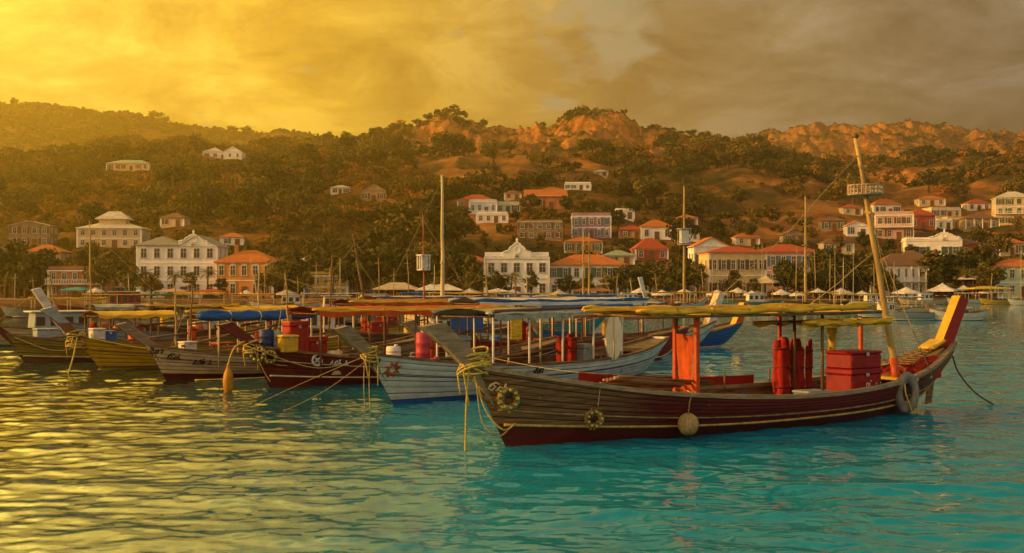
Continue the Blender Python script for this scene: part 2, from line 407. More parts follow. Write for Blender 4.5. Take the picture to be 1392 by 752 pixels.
def wave_h(x, y):
    wx = x + 1.2*(fbm(x/5, y/5, 2, 90) - .5); wy = y + 1.6*(fbm(x/6, y/4, 2, 91) - .5)
    h = 0
    for L_, a, ang, ph in ((3.4, .030, 1.35, 0.3), (2.3, .022, 1.75, 1.9), (1.35, .014, 1.45, 4.0), (.9, .008, 1.9, 2.2), (.62, .005, 1.2, 5.1)):
        k = 2*math.pi / L_
        h = h + a*np.sin(k*(wx*math.cos(ang) + wy*math.sin(ang)) + ph + 3*fbm(x/9, y/7, 2, int(L_*100)))
    n = fbm(x/1.5 + .15*y, y/1.0, 3, 55) - .5
    n2 = fbm(x/.62 + .1*y, y/.45, 2, 66) - .5
    n3 = fbm(x/.33 - .2*y, y/.27, 2, 71) - .5
    q = .32*h + n*.046 + n2*.043 + n3*.020
    return q + .9*np.maximum(q, 0)**2/.06*.35
def build_water():
    ang = np.concatenate([np.linspace(-180, -42, 60)[:-1], np.linspace(-42, -26, 70)[:-1], np.linspace(-26, 26, 1000)[:-1], np.linspace(26, 42, 70)[:-1], np.linspace(42, 180, 60)[:-1]])
    ang = np.radians(ang)
    rr = np.concatenate([[.5], 4*np.exp(np.linspace(0, math.log(320/4.), 1300)), [500, 1000, 2250]])
    A, R = np.meshgrid(ang, rr)
    X = R*np.sin(A); Y = R*np.cos(A)
    fade = (1 - smoothstep(60, 200, R)) * smoothstep(3, 5, R) * (np.abs(A) < math.radians(44))
    Z = wave_h(X, Y) * fade
    Z = np.where((R > 330), -.4, Z)
    na, nr = len(ang), len(rr)
    V = np.stack([X, Y, Z], -1).reshape(-1, 3)
    k = np.arange(na); k2 = (k + 1) % na
    base = np.arange(nr - 1)[:, None] * na
    Fc = np.stack([base + k, base + k2, base + na + k2, base + na + k], -1).reshape(-1, 4)[:, ::-1]
    o = mesh_np('water', V, Fc, [water_material()], True); o['kind'] = 'structure'
build_water()

# ------------------------------------------------------------------ quay
def build_quay():
    mb = MB(); us = np.linspace(-900, 2400, 90)
    for a, b in zip(us, us[1:]):
        xa, xb = (a - U0)/F*243, (b - U0)/F*243; xa2, xb2 = (a - U0)/F*262, (b - U0)/F*262
        mb.quad((xa, 243, -1), (xb, 243, -1), (xb, 243, 0.6), (xa, 243, 0.6), 0)
        mb.quad((xa, 242.8, 0.6), (xb, 242.8, 0.6), (xb, 243.6, 0.6), (xa, 243.6, 0.6), 0)
        mb.quad((xa, 242.8, .45), (xb, 242.8, .45), (xb, 242.8, 0.6), (xa, 242.8, 0.6), 0)
        mb.quad((xa, 243.6, 0.6), (xb, 243.6, 0.6), (xb2, 262, .75), (xa2, 262, .75), 1)
    o = mb.build('quay', [mat('quay_stone', (.30, .22, .14), .9, .3, .8), mat('quay_paving', (.24, .19, .13), .9, .2, .5)])
    o['kind'] = 'structure'
build_quay()

# ------------------------------------------------------------------ haze
def build_haze():
    mb = MB(); mb.box((0, 0, 141.5), (4800, 4700, 287))
    m = bpy.data.materials.new('evening_haze'); m.use_nodes = True; N = m.node_tree.nodes; L = m.node_tree.links
    N.remove(N['Principled BSDF'])
    v = N.new('ShaderNodeVolumePrincipled'); v.inputs['Density'].default_value = HAZE_D; v.inputs['Color'].default_value = (1.0, .75, .30, 1); v.inputs['Anisotropy'].default_value = .78
    L.new(v.outputs[0], N['Material Output'].inputs['Volume'])
    o = mb.build('haze', m); o['kind'] = 'stuff'; tag(o, 'golden evening haze hanging over the harbour and hills', 'haze')
build_haze()
# ------------------------------------------------------------------ houses of the town
GLASS = mat('window_dark', (.035, .03, .025), .15, .3, .7, .6)
FRAMEM = mat('frame_white', (.62, .58, .50), .6, .12, 2)
WALLS = {
 'white': mat('wall_white', (.88, .84, .76), .85, .10, .35, wear=((.62, .55, .45), .18)),
 'cream': mat('wall_cream', (.66, .50, .27), .85, .12, .35, wear=((.46, .33, .18), .3)),
 'pink': mat('wall_pink', (.60, .36, .30), .85, .12, .35, wear=((.42, .27, .2), .3)),
 'orange': mat('wall_orange', (.66, .27, .065), .85, .14, .35, wear=((.5, .2, .06), .3)),
 'blue': mat('wall_pale_blue', (.52, .60, .70), .85, .10, .35, wear=((.42, .45, .47), .3)),
 'green': mat('wall_pale_green', (.50, .64, .44), .85, .10, .35, wear=((.4, .47, .3), .3)),
 'purple': mat('wall_mauve', (.36, .23, .33), .85, .14, .35, wear=((.28, .19, .22), .3)),
 'terracotta': mat('wall_terracotta', (.45, .17, .08), .85, .16, .35, wear=((.33, .13, .06), .3)),
 'tan': mat('wall_tan', (.42, .28, .15), .9, .18, .4, wear=((.3, .19, .1), .35)),
 'red': mat('wall_red', (.40, .08, .045), .85, .16, .35, wear=((.3, .09, .05), .3)),
 'stone': mat('wall_stone', (.33, .22, .13), .95, .3, .9, bump=.5),
 'yellow': mat('wall_yellow', (.66, .42, .08), .85, .14, .35, wear=((.5, .3, .08), .3)),
}
ROOFS = {
 'red': mat('roof_red_tiles', (.42, .075, .03), .85, .25, 1.4, stretch=(6, 1, 1), bump=.4),
 'orange': mat('roof_orange_tiles', (.52, .15, .035), .85, .25, 1.4, stretch=(6, 1, 1), bump=.4),
 'grey': mat('roof_grey_slates', (.27, .25, .20), .85, .2, 1.2, stretch=(5, 1, 1), bump=.4),
 'brown': mat('roof_brown_tiles', (.19, .10, .055), .9, .25, 1.4, stretch=(6, 1, 1), bump=.4),
 'pale': mat('roof_pale_slabs', (.60, .54, .42), .85, .15, .8),
 'green': mat('roof_green_sheets', (.30, .36, .24), .7, .15, .8, stretch=(5, 1, 1)),
}
HOUSE_BOXES = []                                   # (u0, u1, v_top, v_base, d) kept clear of scrub
def win_mesh_cache():
    cache = {}
    def get(w, h, arch):
        k = (round(w, 1), round(h, 1), arch)
        if k in cache: return cache[k]
        f = MB(); t = .14
        f.box((-w/2 + t/2, -.06, h/2), (t, .13, h)); f.box((w/2 - t/2, -.06, h/2), (t, .13, h))
        f.box((0, -.06, h - t/2), (w - 2*t - .004, .13, t)); f.box((0, -.10, t/2 - .03), (w + .2, .22, t*.9))
        f.box((0, -.045, h*.5), (.07, .07, h - 2*t)); f.box((0, -.045, h*.62), (w - 2*t, .064, .07))
        if arch:
            pts = [(w/2*math.cos(a), h + w*.32*math.sin(a)) for a in np.linspace(0, math.pi, 9)]
            f.prism(pts, -.12, -.005)
        g = MB(); g.box((0, -.012, h/2), (w - 2*t, .02, h - 2*t))
        a = f.build('window', FRAMEM); b = g.build('pane', GLASS)
        fm, gm = a.data, b.data
        bpy.data.objects.remove(a); bpy.data.objects.remove(b)
        cache[k] = (fm, gm); return cache[k]
    return get
WIN = win_mesh_cache()
def add_window(parent, x, y, z, w, h, rz=0., arch=False, frame=None):
    fm, gm = WIN(w, h, arch)
    o = bpy.data.objects.new('window', fm); C.objects.link(o); o.parent = parent; o.location = (x, y, z); o.rotation_euler = (0, 0, rz)
    p = bpy.data.objects.new('pane', gm); C.objects.link(p); p.parent = o
    if frame and rnd.random() < .85:
        sw = w*.5
        for s in (-1, 1):
            if rnd.random() < .12: continue
            q = bpy.data.objects.new('shutter', shutter_mesh(sw, h, frame)); C.objects.link(q); q.parent = o; closed = rnd.random() < .18
            q.location = (s*(sw*.5 if closed else w*.5 + sw*.52), -.10 if closed else -.01, 0)
SHUT = {}
def shutter_mesh(w, h, key):
    k = (round(w, 1), round(h, 1), key)
    if k not in SHUT:
        s = MB(); s.box((0, -.05, h/2), (w, .05, h)); n = max(4, int(h/.22))
        for i in range(n): s.box((0, -.085, h*(i + .5)/n), (w*.8, .03, .05))
        o = s.build('shutter', mat('shutter_' + key, {'green': (.05, .13, .07), 'brown': (.15, .07, .03), 'blue': (.10, .18, .28), 'red': (.28, .05, .03)}[key], .6, .2, 3)); SHUT[k] = o.data; bpy.data.objects.remove(o)
    return SHUT[k]
def hip_roof(mb, x0, x1, y0, y1, z, h, ov=.5, m=0):
    x0 -= ov; x1 += ov; y0 -= ov; y1 += ov; w, dp = x1 - x0, y1 - y0; r = min(w, dp)/2*.98
    if w >= dp: A, B = (x0 + r, (y0+y1)/2, z+h), (x1 - r, (y0+y1)/2, z+h)
    else: A, B = ((x0+x1)/2, y0 + r, z+h), ((x0+x1)/2, y1 - r, z+h)
    a, b, c, d = (x0, y0, z), (x1, y0, z), (x1, y1, z), (x0, y1, z)
    if w >= dp:
        mb.quad(a, b, B, A, m); mb.tri(b, c, B, m); mb.quad(c, d, A, B, m); mb.tri(d, a, A, m)
    else:
        mb.tri(a, b, A, m); mb.quad(b, c, B, A, m); mb.tri(c, d, B, m); mb.quad(d, a, A, B, m)
    t = .18
    for p, q in ((a, b), (b, c), (c, d), (d, a)):
        mb.quad((p[0], p[1], p[2]-t), (q[0], q[1], q[2]-t), q, p, m)
    mb.quad((x0, y0, z-t), (x0, y1, z-t), (x1, y1, z-t), (x1, y0, z-t), m)
def gable_roof(mb, x0, x1, y0, y1, z, h, ov=.5, m=0, front=True, wallm=1):
    if front:    # ridge runs away from the viewer, gable faces the harbour
        xm = (x0+x1)/2; a = x0-ov; b = x1+ov; ya, yb = y0-ov, y1+ov; k = h/((x1-x0)/2)*ov; t = .16
        for s in (a, b):
            zz = z - k
            mb.quad((s, ya, zz), (xm, ya, z+h), (xm, yb, z+h), (s, yb, zz), m)
            mb.quad((s, ya, zz-t), (s, yb, zz-t), (xm, yb, z+h-t), (xm, ya, z+h-t), m)
            mb.quad((s, ya, zz-t), (xm, ya, z+h-t), (xm, ya, z+h), (s, ya, zz), m)
        mb.tri((x0, y0, z), (x1, y0, z), (xm, y0, z+h-.2), wallm); mb.tri((x0, y1, z), (x1, y1, z), (xm, y1, z+h-.2), wallm)
    else:
        ym = (y0+y1)/2; a, b = x0-ov, x1+ov; k = h/((y1-y0)/2)*ov; t = .16
        for s in (y0-ov, y1+ov):
            mb.quad((a, s, z-k), (b, s, z-k), (b, ym, z+h), (a, ym, z+h), m)
            mb.quad((a, s, z-k-t), (b, s, z-k-t), (b, ym, z+h-t), (a, ym, z+h-t), m)
            mb.quad((a, s, z-k-t), (b, s, z-k-t), (b, s, z-k), (a, s, z-k), m)
        for xx in (x0, x1): mb.tri((xx, y0, z), (xx, y1, z), (xx, ym, z+h-.2), wallm)
def house(label, u0, u1, ve, vb, rh, wall='white', roof='red', rt='hip', rows=2, cols=4, dep=None, d=None, side=True, name='house',
          arch=False, rot=None, gable=None, balcony=None, porch=False, chimney=0, parapet=False, frame=None, cat='house', colonnade=False, wscale=1.0, group='houses of the harbour town', dome=False):
    uc = (u0+u1)/2
    if d is None: d = ground_at(uc, vb)
    if d < 275: vb = 405.5
    W = (u1-u0)/F*d; zb = HC + (V0-vb)/F*d; Hh = (vb-ve)/F*d; R = rh/F*d
    D = dep or max(6.0, min(W*.8, 12))
    rz = rot if rot is not None else rnd.uniform(-.10, .10)
    ctr = at(uc, vb, d)
    t = thing(name, label, cat, ctr, rz, group)
    wm = WALLS[wall]; rm = ROOFS[roof]
    HOUSE_BOXES.append((u0, u1, ve - rh, vb, d))
    shut = frame or rnd.choice([None, None, 'green', 'brown', 'brown', 'blue', 'red'])
    if W/max(cols, 1) < 2.0 or frame == 'none': shut = None
    x0, x1 = -W/2, W/2
    mb = MB()
    mb.quad((x0, 0, -4), (x1, 0, -4), (x1, 0, Hh), (x0, 0, Hh)); mb.quad((x1, 0, -4), (x1, D, -4), (x1, D, Hh), (x1, 0, Hh))
    mb.quad((x1, D, -4), (x0, D, -4), (x0, D, Hh), (x1, D, Hh)); mb.quad((x0, D, -4), (x0, 0, -4), (x0, 0, Hh), (x0, D, Hh))
    mb.quad((x0, 0, Hh), (x1, 0, Hh), (x1, D, Hh), (x0, D, Hh))
    # quoins and cornice, base course
    for s in (x0, x1): mb.box((s, 0, Hh/2), (.5, .14, Hh - .02), 1)
    for r_ in range(1, rows): mb.box((0, -.04, Hh*r_/rows - .12), (W + .06, .12, .22), 1)
    mb.box((0, D/2, Hh - .18), (W + .5, D + .5, .3), 1)
    if gable:                                        # ornamental gable rising from the front: (u centre, width, top v)
        gu, gw, gv = gable
        gx = (gu - uc)/F*d; w2 = gw/F*d/2; gh = (ve - gv)/F*d
        pts = [(gx-w2, Hh), (gx-w2, Hh+gh*.34), (gx-w2*.86, Hh+gh*.40), (gx-w2*.62, Hh+gh*.46), (gx-w2*.52, Hh+gh*.66), (gx-w2*.34, Hh+gh*.78), (gx-w2*.16, Hh+gh*.95), (gx, Hh+gh),
               (gx+w2*.16, Hh+gh*.95), (gx+w2*.34, Hh+gh*.78), (gx+w2*.52, Hh+gh*.66), (gx+w2*.62, Hh+gh*.46), (gx+w2*.86, Hh+gh*.40), (gx+w2, Hh+gh*.34), (gx+w2, Hh)]
        g2 = MB(); g2.prism(pts, -.25, .35)
        for k in range(len(pts) - 3): g2.tube([(pts[k+1][0], -.28, pts[k+1][1]), (pts[k+2][0], -.28, pts[k+2][1])], .16, 5)
        g2.lathe((gx, 0, Hh+gh), [(.0, -.1), (.28, .0), (.16, .35), (.3, .6), (.2, .85), (.02, 1.1)], 8)
        g2.torus((gx, -.27, Hh+gh*.5), .7, .1, 'Y', 16, 6)
        g2.build('gable', [WALLS['white']], t)
        if cols: add_window(t, gx, -.25, Hh*.98, 1.0, gh*.25, 0, True)
    mb.build('wall', [wm, WALLS['white'] if wall in ('orange', 'cream', 'pink', 'red', 'terracotta', 'yellow', 'white', 'purple', 'blue', 'green') else wm], t)
    rb = MB()
    if rt == 'hip': hip_roof(rb, x0, x1, 0, D, Hh, R)
    elif rt == 'gable': gable_roof(rb, x0, x1, 0, D, Hh, R)
    elif rt == 'side': gable_roof(rb, x0, x1, 0, D, Hh, R, front=False)
    elif rt == 'tworoof':                             # hip on the left part, gable on the right part
        xm = x0 + W*.52
        hip_roof(rb, x0, xm - .3, 0, D, Hh, R); gable_roof(rb, xm + .3, x1, -.05, D, Hh, R*1.05, m=0, ov=.35)
    elif rt == 'tiers':                               # low skirt roof, drum and a small pyramid on top
        hip_roof(rb, x0, x1, 0, D, Hh, R*.5); rb.box((0, D/2, Hh + R*.5), (W*.42, D*.42, R*.5), 1); hip_roof(rb, -W*.24, W*.24, D*.26, D*.74, Hh + R*.75, R*.6)
    elif rt == 'flat':
        rb.box((0, D/2, Hh + .12), (W + .3, D + .3, .2))
    if rt in ('flat',) or parapet:
        p = .55 + .4*parapet
        for a in ((0, .1, W, .2), (0, D - .1, W, .2)): rb.box((a[0], a[1], Hh + .22 + p/2), (a[2], a[3], p), 1)
        for s in (x0 + .1, x1 - .1): rb.box((s, D/2, Hh + .22 + p/2), (.2, D - .42, p), 1)
    ro = rb.build('roof', [rm, wm], t)
    if chimney:
        for k in range(chimney):
            cb = MB(); cx = x0 + W*(.25 + .5*k); cb.box((cx, D*.5, Hh + R*.75), (.8, .8, R*.9 + .8)); cb.box((cx, D*.5, Hh + R*1.2 + .5), (1.0, 1.0, .22))
            cb.build('chimney', wm, ro)
    # windows
    fh = Hh / max(rows, 1)
    ww = min(1.5, W/max(cols, 1)*.5)*wscale; wh = min(fh*.58, 2.3)
    for r_ in range(rows):
        for c_ in range(cols):
            x = x0 + W*(c_ + .5)/cols
            if r_ == 0 and c_ == cols//2 and not porch:
                db = MB(); dh = min(fh*.78, 2.6); db.box((0, -.05, dh/2), (ww*1.05, .1, dh)); 
                do = db.build('door', mat('door_wood', (.16, .07, .03), .6, .25, 1, stretch=(4, 1, .3)), t, (x, 0, 0))
                hb = MB(); hb.lathe((ww*.3, -.13, dh*.45), [(.0, -.03), (.06, -.02), (.06, .04), (.0, .05)], 6, axis='Y'); hb.build('handle', mat('brass', (.5, .35, .1), .4, .2), do)
                continue
            add_window(t, x, -.02, fh*r_ + fh*.24, ww*rnd.uniform(.95, 1.05), wh, 0, arch, shut)
    if side:
        for s, rzz in ((x0 - .02, -math.pi/2), (x1 + .02, math.pi/2)):
            for r_ in range(rows):
                for k in range(2): add_window(t, s, D*(.3 + .4*k), fh*r_ + fh*.24, min(1.2, ww), wh, rzz, arch)
    if balcony is not None:
        zb2 = Hh*balcony; bb = MB(); n = max(6, int(W/.55)); dpt = 1.7
        bb.box((0, -dpt/2 - .02, zb2), (W + .6, dpt, .22))
        bb.box((0, -dpt + .06, zb2 + 1.05), (W + .6, .12, .1))
        for k in range(n + 1): bb.box((-W/2 + W*k/n, -dpt + .06, zb2 + .55), (.12, .09, .9))
        bb.build('balcony', WALLS['white'], t)
    if colonnade:
        n = max(4, cols)
        for lev in range(rows):
            for k in range(n + 1):
                cb = MB(); cb.lathe((0, 0, 0), [(.26, 0), (.26, .2), (.17, .3), (.14, fh - .55), (.24, fh - .4), (.24, fh - .3)], 8)
                cb.build('column', WALLS['white'], t, (-W/2 + W*k/n, -1.6, fh*lev + .01))
    if porch:
        pb = MB(); ph = min(fh*.85, 3.0)
        pb.quad((x0 - .3, 0, ph + .5), (x1 + .3, 0, ph + .5), (x1 + .3, -2.6, ph), (x0 - .3, -2.6, ph)); pb.quad((x0 - .3, 0, ph + .38), (x0 - .3, -2.6, ph - .12), (x1 + .3, -2.6, ph - .12), (x1 + .3, 0, ph + .38))
        pb.quad((x0 - .3, -2.6, ph - .12), (x1 + .3, -2.6, ph - .12), (x1 + .3, -2.6, ph), (x0 - .3, -2.6, ph))
        pr = pb.build('awning', mat('awning_cloth', (.46, .37, .25), .9, .2, 1), t)
        for k in range(4):
            q = MB(); q.box((0, 0, ph/2 - .1), (.16, .16, ph - .2)); q.build('post', FRAMEM, t, (x0 + W*(k + .03)/3.06, -2.4, 0))
    return t

Hs = house
Hs('three storey white townhouse with grey hipped roof and scalloped gable', 187, 294, 333, 401, 13, 'white', 'grey', 'tworoof', 3, 6, d=262, rot=.03, gable=(263, 40, 319), chimney=0, frame='none')
Hs('bright orange two storey house with orange tiled roof on the quay', 293, 371, 356, 402, 17, 'orange', 'orange', 'hip', 2, 5, d=260, rot=-.05, arch=True, chimney=1)
Hs('cream hillside house with tiered roof topped by pale pyramid', 106, 191, 310, 337, 18, 'cream', 'pale', 'tiers', 2, 6, rot=.06)
Hs('ruined stone house with broken gable among trees, far left', 14, 66, 306, 336, 6, 'stone', 'pale', 'gable', 2, 4, rot=.1)
Hs('low house with orange roof below the ruined stone house', 34, 82, 342, 358, 10, 'tan', 'orange', 'hip', 1, 3)
Hs('small tan cottage with brown gable at far left edge', -8, 24, 340, 362, 9, 'tan', 'brown', 'gable', 1, 2)
Hs('brown red two storey quayside house behind tall stayed mast', 66, 138, 367, 403, 4, 'terracotta', 'brown', 'flat', 2, 5, d=258, rot=.02, balcony=.5)
Hs('small white pavilion with veranda beside the white townhouse', 153, 187, 372, 402, 9, 'white', 'pale', 'hip', 2, 3, d=268, porch=True)
Hs('white hilltop villa with two pale tent shaped roofs', 276, 328, 206, 216, 7, 'white', 'pale', 'tworoof', 1, 5, rot=.0)
Hs('pale green roofed villa on the wooded hilltop', 145, 202, 222, 232, 6, 'cream', 'green', 'hip', 1, 6, rot=.02)
Hs('small white hut high in the woods, its posts open', 450, 475, 255, 264, 4, 'white', 'pale', 'hip', 1, 3)
Hs('tan rock coloured house with rust roof on the wooded slope', 492, 524, 258, 274, 9, 'tan', 'brown', 'gable', 1, 3)
Hs('white colonial hall with tall curved gable and grand windows', 659, 746, 350, 398, 4, 'white', 'pale', 'flat', 2, 5, d=262, rot=0.0, gable=(703, 38, 330), parapet=True, wscale=1.15, frame='none')
Hs('long white house with wide orange roof beside colonial hall', 746, 852, 360, 398, 15, 'white', 'orange', 'hip', 2, 7, d=266, rot=-.03)
Hs('tan house with orange roof left of the colonial hall', 618, 664, 356, 385, 9, 'tan', 'orange', 'hip', 2, 3)
Hs('pale blue house on the slope under an orange roofed one', 638, 675, 274, 291, 3, 'blue', 'pale', 'flat', 1, 4, balcony=.0)
Hs('mint green house with dark windows adjoining the pale blue house', 675, 706, 277, 290, 3, 'green', 'pale', 'flat', 1, 3)
Hs('rust roofed house peeking out above the pale blue house', 622, 671, 272, 281, 9, 'terracotta', 'red', 'hip', 1, 4, d=None)
Hs('small white lodge on the slope below the pale blue house', 648, 690, 291, 303, 4, 'white', 'pale', 'flat', 1, 4)
Hs('mauve house with arched windows halfway up the slope', 778, 830, 294, 324, 4, 'purple', 'pale', 'flat', 2, 5, arch=True, parapet=True)
Hs('low terracotta house directly below the mauve house', 768, 818, 328, 345, 7, 'orange', 'orange', 'hip', 1, 4)
Hs('tan stone house with crumbling walls below mint green house', 704, 764, 302, 326, 4, 'stone', 'pale', 'flat', 2, 5)
Hs('tiny orange roofed house at top of the middle slope', 736, 768, 258, 266, 5, 'cream', 'orange', 'hip', 1, 3)
Hs('flat pale house at top of the middle slope', 768, 803, 250, 258, 2, 'white', 'pale', 'flat', 1, 4)
Hs('cream cottage alone beneath the rocky crest', 808, 826, 233, 239, 3, 'cream', 'pale', 'hip', 1, 2)
Hs('orange barn with long tiled roof among trees mid slope', 714, 770, 266, 284, 10, 'terracotta', 'orange', 'side', 1, 4)
Hs('white walled cottage with bright orange roof above red cottage', 872, 914, 308, 326, 10, 'white', 'orange', 'hip', 1, 3)
Hs('dark red roofed cottage above the far mast with crossbars', 864, 908, 338, 354, 15, 'red', 'red', 'hip', 1, 3)
Hs('small pale kiosk house with green roof among trees', 822, 862, 347, 360, 7, 'cream', 'green', 'hip', 1, 2)
Hs('white house with orange gable left of long cream house', 944, 992, 334, 362, 12, 'white', 'orange', 'gable', 1, 3)
Hs('long cream building with red roof, its left end bayed', 964, 1042, 343, 394, 9, 'cream', 'red', 'hip', 2, 6, d=268, rot=.08, wscale=1.1)
Hs('pink wing with wide red roof joined to the cream building', 1030, 1114, 342, 392, 11, 'pink', 'red', 'hip', 2, 6, d=282, rot=-.04)
Hs('pink and white two storey house with balustraded terrace', 1191, 1240, 292, 326, 3, 'pink', 'pale', 'flat', 2, 4, rot=-.28, balcony=.5, parapet=True)
Hs('orange roofed pavilion standing above the pink terrace house', 1188, 1224, 278, 292, 9, 'white', 'orange', 'hip', 1, 4, rot=.0)
Hs('brick red cottage to the right of pink terrace house', 1238, 1272, 292, 312, 8, 'red', 'red', 'hip', 1, 3)
Hs('white gabled hall with four tall windows, upper right slope', 1234, 1305, 326, 352, 4, 'white', 'pale', 'flat', 1, 5, rot=-.2, gable=(1283, 40, 316), wscale=1.3)
Hs('flat pale house above the white gabled hall', 1266, 1306, 284, 296, 3, 'cream', 'pale', 'flat', 1, 4)
Hs('small yellow house beside dark brown roofed house', 1288, 1313, 297, 310, 3, 'yellow', 'pale', 'flat', 1, 3)
Hs('dark brown roofed bungalow with open veranda', 1312, 1356, 297, 312, 8, 'tan', 'brown', 'hip', 1, 4, colonnade=True)
Hs('tall cream villa with arched windows at far right edge', 1355, 1402, 268, 306, 9, 'cream', 'pale', 'hip', 3, 4, rot=-.25, arch=True, balcony=.4)
Hs('red plastered house right of the white gabled hall', 1306, 1332, 330, 352, 6, 'red', 'brown', 'hip', 1, 2)
Hs('two tier colonnaded white balcony house under brown roof', 1196, 1256, 361, 398, 17, 'white', 'brown', 'hip', 2, 6, d=262, rot=0.02, balcony=.5, colonnade=True)
Hs('pale green and cream waterfront villa at right edge', 1355, 1412, 362, 400, 11, 'green', 'orange', 'hip', 2, 4, d=258, rot=-.18, arch=True)
Hs('ochre two storey shop house behind the ornate masts', 414, 472, 374, 402, 6, 'yellow', 'brown', 'flat', 2, 5, d=266, arch=True)
Hs('brown shingled house behind the waterfront umbrellas, centre right', 886, 946, 366, 398, 10, 'terracotta', 'brown', 'hip', 2, 4, d=270)
Hs('rust hillside cottage over the balcony house', 1222, 1262, 352, 372, 12, 'terracotta', 'brown', 'hip', 1, 3, d=300)
Hs('cream cottage with tan roof behind the yellow tree line', 1120, 1160, 330, 346, 8, 'cream', 'brown', 'hip', 1, 3)

MORE = [
 ('tiny cream cottage just left of the orange barn', 686, 708, 262, 272, 4, 'cream', 'brown', 'hip', 1, 2), ('white cube house above and right of the mauve house', 838, 862, 286, 298, 2, 'white', 'pale', 'flat', 1, 2),
 ('small tan house with red roof right of the mauve house', 842, 874, 312, 324, 7, 'tan', 'red', 'hip', 1, 2), ('low white house right of white cottage with bright roof', 918, 950, 316, 328, 5, 'white', 'orange', 'hip', 1, 3),
 ('little orange roofed house above the long cream building', 1000, 1032, 322, 334, 7, 'cream', 'orange', 'hip', 1, 2), ('tan cottage with gable above the pink wing', 1066, 1096, 318, 332, 7, 'tan', 'brown', 'gable', 1, 2),
 ('white cottage under orange gable left of pink terrace house', 1152, 1180, 306, 322, 7, 'white', 'orange', 'gable', 1, 2), ('small red roofed house under the orange roofed pavilion', 1146, 1172, 282, 292, 5, 'cream', 'red', 'hip', 1, 2),
 ('white flat house between brick red cottage and yellow house', 1274, 1294, 300, 312, 2, 'white', 'pale', 'flat', 1, 2), ('orange roofed cottage above the flat pale house', 1250, 1284, 270, 280, 5, 'cream', 'orange', 'hip', 1, 3),
 ('pale house with red roof high above the brown bungalow', 1316, 1346, 276, 287, 6, 'white', 'red', 'hip', 1, 3), ('rust roofed house right of white gabled hall, higher up', 1330, 1356, 318, 332, 6, 'tan', 'orange', 'hip', 1, 2),
 ('cream house with orange roof above the right edge villa', 1360, 1392, 330, 348, 8, 'cream', 'orange', 'hip', 1, 3), ('tan house with rust roof left of the pink terrace house', 1118, 1150, 300, 314, 6, 'tan', 'brown', 'hip', 1, 3),
 ('pink cottage above the red cottage with dark roof', 922, 948, 296, 307, 5, 'pink', 'orange', 'hip', 1, 2), ('cream cottage with brown roof at the wood edge, left', 218, 250, 296, 308, 7, 'cream', 'brown', 'hip', 1, 2),
 ('white cottage behind trees between white and orange townhouses', 300, 330, 322, 334, 6, 'white', 'orange', 'hip', 1, 2), ('pale house half hidden behind the ochre shop house', 400, 436, 356, 370, 7, 'cream', 'pale', 'hip', 1, 3),
 ('orange house with brown roof right of the ochre shop house', 474, 506, 382, 402, 6, 'orange', 'brown', 'hip', 1, 3),
]
for q in MORE: house(*q[:6], q[6], q[7], q[8], q[9], q[10], side=True)
# ------------------------------------------------------------------ awnings, pavilions and umbrellas on the quay
CLOTH = mat('cloth_white', (.72, .66, .56), .9, .12, 1.5); CLOTH2 = mat('cloth_sand', (.50, .40, .27), .9, .15, 1.5)
POLEM = mat('pole_wood', (.25, .15, .07), .7, .25, 2, stretch=(1, 1, .2))
def umbrella(label, u, v, wpx, d=248., sides=8, m=CLOTH, name='cafe_umbrella', group='umbrellas along the waterfront'):
    zt = HC + (V0 - v)/F*d; r = wpx/F*d/2; x = (u - U0)/F*d; z0 = tz(x, d) if d > 262 else .6 + (d - 243.6)/18.4*.15
    t = thing(name, label, 'umbrella', (x, d, z0), rnd.uniform(0, .7), group)
    hh = zt - z0; mb = MB(); rise = max(.5, min(r*.42, hh*.45))
    ring0 = [(r*math.cos(2*math.pi*k/sides), r*math.sin(2*math.pi*k/sides), hh - rise) for k in range(sides)]
    for k in range(sides):
        a, b = Vector(ring0[k]), Vector(ring0[(k+1) % sides]); top = Vector((0, 0, hh)); ma = a.lerp(top, .5) - Vector((0, 0, .1*rise)); mb_ = b.lerp(top, .5) - Vector((0, 0, .1*rise))
        mb.quad(a, b, mb_, ma); mb.tri(ma, mb_, top)
        mb.quad(a - Vector((0, 0, .28)), b - Vector((0, 0, .28)), b, a)
    mb.build('canopy', m, t)
    p = MB(); p.tube([(0, 0, 0), (0, 0, hh + .25)], .06, 6); p.build('pole', POLEM, t)
    q = MB(); q.lathe((0, 0, 0), [(.35, 0), (.35, .08), (.1, .16)], 8); q.build('base', WALLS['stone'], t)
